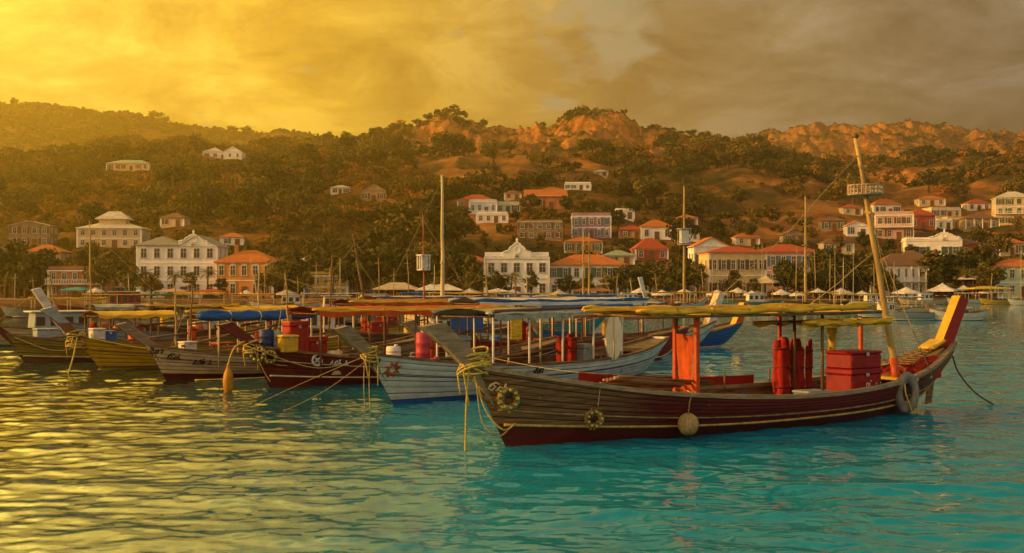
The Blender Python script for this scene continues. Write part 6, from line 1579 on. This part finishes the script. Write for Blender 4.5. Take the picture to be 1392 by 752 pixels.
boat_mast(M7, 68, 375, VARN, .06, 80, cross=((.6, .5, .4),), stays=((.95, (1.0, .5, 1.0)), (.95, (10.0, 0, 1.1))))
boat_mast(Be, 262, 386, WOOD, .05, 256, y=.3, stays=((.95, (.2, 0, 1.1)), (.95, (9.0, 0, 1.1))))
boat_mast(Bd, 388, 372, VARN, .05, 396, y=.4, cross=((.7, .5, .6),), stays=((.95, (.2, 0, 1.2)), (.95, (10.0, .4, 1.1))))
boat_mast(M10, 660, 352, VARN, .07, 664, cross=((.75, .4, .6), (.5, .6, .6)), stays=((.95, (.3, 0, 1.2)), (.95, (10.5, 0, 1.1)), (.7, (8.0, .9, .9))))
boat_mast(Bc, 700, 372, WOOD, .06, 704, y=.5, stays=((.95, (.3, 0, 1.2)), (.95, (11.0, .3, 1.1))))
boat_mast(M2, 452, 345, WOOD, .06, 446, y=.4, cross=((.7, .6, .5),), stays=((.95, (.3, 0, 1.2)),))
boat_mast(M5, 352, 360, PALE, .05, 350, y=.3, stays=((.95, (.3, 0, 1.2)), (.95, (10.0, .3, 1.1))))
for B_, x0, x1, z0, z1 in ((Be, 1.0, 8.6, .95, 1.6), (Bd, 2.0, 9.2, 1.0, 1.75), (M2, 1.0, 9.0, 1.1, 1.8), (Bf, .8, 7.2, 1.1, 1.7), (Bg, .8, 6.8, 1.0, 1.6), (M1, .6, 8.0, 1.1, 1.9), (Bw, 4.0, 11.6, 1.05, 1.5)):
    tubepart(B_, 'spar', [(x0, -.25, z0), ((x0+x1)/2, -.1, (z0+z1)/2 - .04), (x1, .15, z1)], .045, WOOD)
# ------------------------------------------------------------------ boats lying off the quay, farther back
FARG = 'boats lying off the quay'
def far_boat(label, u, v, rz, L, top, bot, cab=None, can=None, prow=None, mst=None, beam=None, stripe='cream', bowh=1.2, midh=.75, post_c=None, **k):
    B = caique(label, u, v, rz, L, beam or max(2.0, L*.26), bowh, midh, bowh*.95, -.7, .7, top, bot, stripe, None, prow, lod=0, group=FARG, thw=(.4, .6), **k)
    if cab: cabin(B, L*.42, L*.72, (beam or L*.26)*.33, .3, cab[1] if len(cab) > 1 else 2.0, cab[0])
    if can: canopy(B, L*.2, L*.8, (beam or L*.26)*.42, can[1], 'both' if len(can) > 2 else 'roll', 'cream', 3, can[0], can[2] if len(can) > 2 else None)
    if mst:
        x = min(L - .8, max(.8, sx_of(B, mst[0], 0))); w = B.M @ Vector((x, 0, 0)); zt = HC + (V0 - mst[1])/F*w.y; uu = U0 + w.x/w.y*F; lean = (mst[0] - uu)/F*w.y if abs(mst[0] - uu) < 60 else 0
        c, s = math.cos(B.rz), math.sin(B.rz)
        mast(B, x, 0, .3, (x + lean*c, -lean*s, zt), mst[2] if len(mst) > 2 else .09, VARN if len(mst) < 4 else mst[3], cross=((.55, .7, .3), (.75, .4, .3)), stays=((.95, (-.5, 0, bowh)), (.95, (L, 0, bowh)), (.7, (L*.5, .9, .8)), (.7, (L*.5, -.9, .8))), **(mst[4] if len(mst) > 4 else {}))
    return B
fb = far_boat
fb('blue and white skiff with upturned ends right of the leaning mast', 1208, 436, 8, 5.4, 'greyblue', 'darkblue', prow=(-1.0, 1.9, .4), post_c=('yellow', 'cream', .7))
fb('blue and white launch with a small covered bow, right water', 1270, 436, 4, 4.6, 'white', 'blue', cab=('white', 1.2), prow=(-.9, 1.6, .35), post_c=('white', 'cream', .6))
fb('cream skiff with raised prow behind the upturned skiff', 1196, 427, 12, 6.5, 'cream', 'brown', prow=(-1.0, 1.9, .4), can=('white', 2.0))
fb('small white motor boat by the leaning mast foot', 1168, 432, 15, 5.5, 'white', 'navyline', cab=('white', 1.5))
fb('white sailing boat with bare mast moored at far right', 1374, 415, 5, 8, 'white', 'cream', cab=('white', 1.9), mst=(1388, 340, .07, PALE))
fb('small yellow hulled boat off the far right quay', 1335, 414, 6, 7, 'yellow', 'brown', can=('white', 2.2))
fb('little dark boat in open water by the right quay', 1353, 412, 2, 5, 'darkblue', 'white')
fb('white boat with tall bare mast behind the front canopy', 922, 420, 10, 10, 'white', 'brown', can=('yellow', 2.4), mst=(930, 253, .24, VARN, {'lantern': (.58, 1.6, 2.3, PAINT['white'])}))
fb('brown boat with second bare mast behind the front canopy', 1070, 418, 14, 10, 'brown', 'maroon', can=('yellow', 2.3), mst=(1095, 267, .26, VARN))
fb('teal boat with white cabin in front of the cream building', 985, 417, 9, 9, 'teal', 'white', cab=('white', 2.1))
fb('yellow boat with blue cover before the long white house', 640, 424, 12, 11, 'yellow', 'red', can=('yellow', 2.3, 'blue'))
fb('blue covered boat in front of the colonial hall', 735, 427, 10, 11, 'greyblue', 'blue', can=('blue', 2.2, 'blue'))
fb('cream boat with crossed twin masts before the long white house', 775, 421, 14, 11, 'cream', 'brown', cab=('cream', 2.1), mst=(793, 310, .18, VARN))
fb('dark boat with a second crossed mast by the twin masts', 790, 424, 15, 10, 'brown', 'darkred', mst=(801, 316, .15, VARN))
fb('red hulled boat with white cabin by the rust tent stall', 815, 416, 9, 9, 'red', 'white', cab=('white', 2.1))
fb('pale boat with a towering white prow left of front canopy', 880, 421, 30, 10, 'white', 'cream', prow=(-1.6, 4.6, .9), prow_m=PAINT['white'], bowh=2.0, can=('yellow', 2.4))
fb('orange and white boat beside the towering white prow', 905, 416, 10, 8, 'orange', 'white', can=('yellow', 2.2))
fb('white boat with blue covers near the sand market tent', 520, 424, 14, 11, 'white', 'blue', can=('blue', 2.4, 'blue'))
fb('red boat with yellow furled awning by the sand tent', 555, 430, 12, 12, 'red', 'brown', can=('yellow', 2.5))
fb('grey blue boat with cabin before the ochre shop house', 440, 424, 12, 11, 'greyblue', 'white', cab=('white', 2.2))
fb('blue hulled boat with white rail before the orange house', 385, 427, 14, 11, 'blue', 'white', cab=('cream', 2.1), can=('white', 2.4))
fb('white boat with conical rigged mast before the orange house', 345, 421, 10, 9, 'white', 'brown', mst=(340, 350, .08, PALE), cab=('white', 2.0))
fb('mustard boat with orange awning before the orange house', 295, 424, 12, 9, 'yellow', 'brown', can=('orange', 2.2, 'yellow'))
fb('green boat with low canopy before the brown red house', 140, 424, 12, 11, 'green', 'white', can=('green', 2.2, 'green'))
fb('dark boat with red cabin under the tall stayed mast', 85, 428, 16, 12, 'maroon', 'brown', cab=('red', 2.6), can=('yellow', 2.3))
fb('pale boat with yellow awning before the white townhouse', 215, 422, 12, 11, 'cream', 'green', can=('yellow', 2.3, 'yellow'))
fb('grey boat with ochre awning by the left edge', 10, 432, 14, 12, 'greyblue', 'brown', can=('yellow', 2.0))
fb('brown boat with slender mast below the mauve house', 828, 424, 12, 9, 'brown', 'maroon', mst=(812, 345, .07, VARN))
fb('white boat with slim mast left of the second bare mast', 1020, 414, 8, 8, 'white', 'red', mst=(1036, 330, .07, PALE))
fb('yellow boat with short mast right of the second bare mast', 1120, 424, 14, 9, 'yellow', 'brown', mst=(1135, 340, .07, VARN), can=('yellow', 2.2))
fb('white launch among umbrellas left of balcony house', 1150, 416, 8, 8, 'white', 'blue', cab=('white', 2.0), mst=(1160, 330, .06, PALE))
fb('cream boat beneath the colonnaded balcony house', 1225, 414, 6, 8, 'cream', 'brown', cab=('white', 2.0))
fb('low white boat before the broad pyramid umbrella', 1290, 413, 4, 7, 'white', 'greyblue', can=('white', 2.0))
# posts and lamp standards of the quay
def quay_post(u, v, d=246., kind='pole'):
    x = (u - U0)/F*d; h = HC + (V0 - v)/F*d - .6
    t = thing('quay_pole', None, 'pole', (x, d, .6), 0, 'bare poles along the quay'); t['label'] = 'slender bare wooden pole standing on the waterfront quay'
    q = MB(); q.tube([(0, 0, -.2), (.05, 0, h*.5), (rnd.uniform(-.4, .4), 0, h)], [.11, .09, .05], 6); q.build('shaft', VARN if rnd.random() < .6 else PALE, t)
    c = MB(); zc = h*rnd.uniform(.72, .9); w = rnd.uniform(.4, 1.0); c.tube([(-w, 0, zc), (w, 0, zc + .1)], .045, 5); c.build('crossbar', VARN, t)
for (u, v) in ((430, 355), (447, 362), (462, 350), (515, 350), (535, 365), (555, 345), (590, 360), (716, 370), (746, 378), (838, 372), (858, 378), (892, 372), (955, 365), (968, 352), (1010, 370), (1050, 362), (1082, 335), (1108, 340), (1128, 345), (1146, 350), (1188, 358), (1215, 355), (1258, 368), (1347, 372), (20, 372), (45, 378), (175, 372), (255, 378), (312, 372), (360, 362), (405, 376)):
    quay_post(u, v, rnd.uniform(244.5, 250))
# people on the quay
SKIN = mat('skin', (.30, .16, .09), .6, .1, 5)
def person_meshes():
    out = []
    for k, col in enumerate(((.55, .50, .42), (.35, .05, .04), (.05, .09, .22), (.50, .36, .08))):
        pose = {'p': (0, 0, .95), 'c': (0, 0, 1.32), 'n': (0, .01, 1.5), 'h': (0, .0, 1.62), 'h2': (0, -.01, 1.74), 'sl': (-.19, 0, 1.40), 'el': (-.25, .03, 1.12), 'wl': (-.24, -.08, .88), 'hl': (-.24, -.11, .80),
                'sr': (.19, 0, 1.40), 'er': (.26, .02, 1.13), 'wr': (.25, -.14, .92), 'hr': (.25, -.18, .85), 'kl': (-.11, -.03 - .08*(k % 2), .5), 'al': (-.12, .03 - .12*(k % 2), .08), 'tl': (-.12, -.12 - .12*(k % 2), .03), 'kr': (.11, .0, .5), 'ar': (.12, .08, .08), 'tr': (.12, -.08, .03), 'jl': (-.1, 0, .9), 'jr': (.1, 0, .9)}
        rad = {'p': .15, 'c': .17, 'n': .06, 'h': .095, 'h2': .09, 'sl': .075, 'el': .05, 'wl': .035, 'hl': .04, 'sr': .075, 'er': .05, 'wr': .035, 'hr': .04, 'kl': .065, 'al': .042, 'tl': .04, 'kr': .065, 'ar': .042, 'tr': .04, 'jl': .1, 'jr': .1}
        E = [('p', 'c'), ('c', 'n'), ('n', 'h'), ('h', 'h2'), ('c', 'sl'), ('sl', 'el'), ('el', 'wl'), ('wl', 'hl'), ('c', 'sr'), ('sr', 'er'), ('er', 'wr'), ('wr', 'hr'), ('p', 'jl'), ('jl', 'kl'), ('kl', 'al'), ('al', 'tl'), ('p', 'jr'), ('jr', 'kr'), ('kr', 'ar'), ('ar', 'tr')]
        ks = list(pose); me = bpy.data.meshes.new('body'); me.from_pydata([pose[q] for q in ks], [(ks.index(a), ks.index(b)) for a, b in E], [])
        o = bpy.data.objects.new('body', me); C.objects.link(o)
        o.modifiers.new('skin', 'SKIN'); 
        for i, q in enumerate(ks): me.skin_vertices[0].data[i].radius = (rad[q], rad[q]*.85); me.skin_vertices[0].data[i].use_root = (q == 'p')
        s = o.modifiers.new('sub', 'SUBSURF'); s.levels = 1; s.render_levels = 1
        dg = bpy.context.evaluated_depsgraph_get(); m2 = bpy.data.meshes.new_from_object(o.evaluated_get(dg)); bpy.data.objects.remove(o)
        m2.materials.clear(); m2.materials.append(SKIN); m2.materials.append(mat('shirt_%d' % k, col, .9, .15, 6)); m2.materials.append(mat('trousers_%d' % (k % 2), (.06, .055, .06) if k % 2 else (.22, .17, .11), .9, .15, 6)); m2.materials.append(mat('hair', (.03, .02, .015), .8, .2, 8))
        for p in m2.polygons:
            z = p.center.z; xx = abs(p.center.x)
            p.material_index = 3 if z > 1.70 or (z > 1.6 and p.center.y > .04) else 0 if z > 1.47 or (xx > .2 and z < 1.12) or z < .1 else 1 if z > .95 else 2
        out.append(m2)
    return out
PM = person_meshes()
def person(u, d, label, k):
    x = (u - U0)/F*d; o = bpy.data.objects.new('person', PM[k]); C.objects.link(o); o.location = (x, d, .6 + (d - 243.6)/18.4*.15); o.rotation_euler = (0, 0, rnd.uniform(-2.5, 2.5)); tag(o, label, 'person', 'people on the quay')
for i, u in enumerate((1288, 1296, 1303, 1309, 1316, 1324, 1333, 1244, 1226, 1210, 1180, 1150, 1134, 1100, 1072, 1035, 1012, 990, 960, 915, 888, 846, 800, 770, 720, 684, 600, 540, 395, 330, 180)):
    k = i % 4; person(u + rnd.uniform(-2, 2), rnd.uniform(245, 252), ('standing person in a pale shirt on the waterfront quay', 'standing person in a dark red shirt on the waterfront quay', 'standing person in a navy shirt on the waterfront quay', 'standing person in a mustard shirt on the waterfront quay')[k], k)
# tables on the quay
def cafe_table(u, d):
    t = thing('cafe_table', 'small round table under the waterfront umbrellas', 'table', ((u - U0)/F*d, d, .62 + (d - 243.6)/18.4*.15), 0, 'cafe tables on the quay')
    q = MB(); q.lathe((0, 0, .72), [(.0, -.02), (.5, -.02), (.5, .02), (0, .02)], 14); q.build('tabletop', CLOTH, t)
    q = MB(); q.lathe((0, 0, -.05), [(.25, 0), (.25, .04), (.05, .1), (.05, .74)], 8); q.build('leg', POLEM, t)
for u in (1275, 1286, 1327, 1228, 1140, 1064, 1006, 870, 760, 640, 700, 976): cafe_table(u, 246.5)
# rows that touch
for i in range(len(BOATSEG)):
    for j in range(i):
        a, b = BOATSEG[i], BOATSEG[j]; best = 9e9
        for s in np.linspace(0, 1, 25):
            for t_ in np.linspace(0, 1, 25): best = min(best, (a[1].lerp(a[2], s).xy - b[1].lerp(b[2], t_).xy).length)
        if best < (a[3] + b[3])*.42: print('CLOSE', round(best, 2), '|', a[0], '|', b[0])
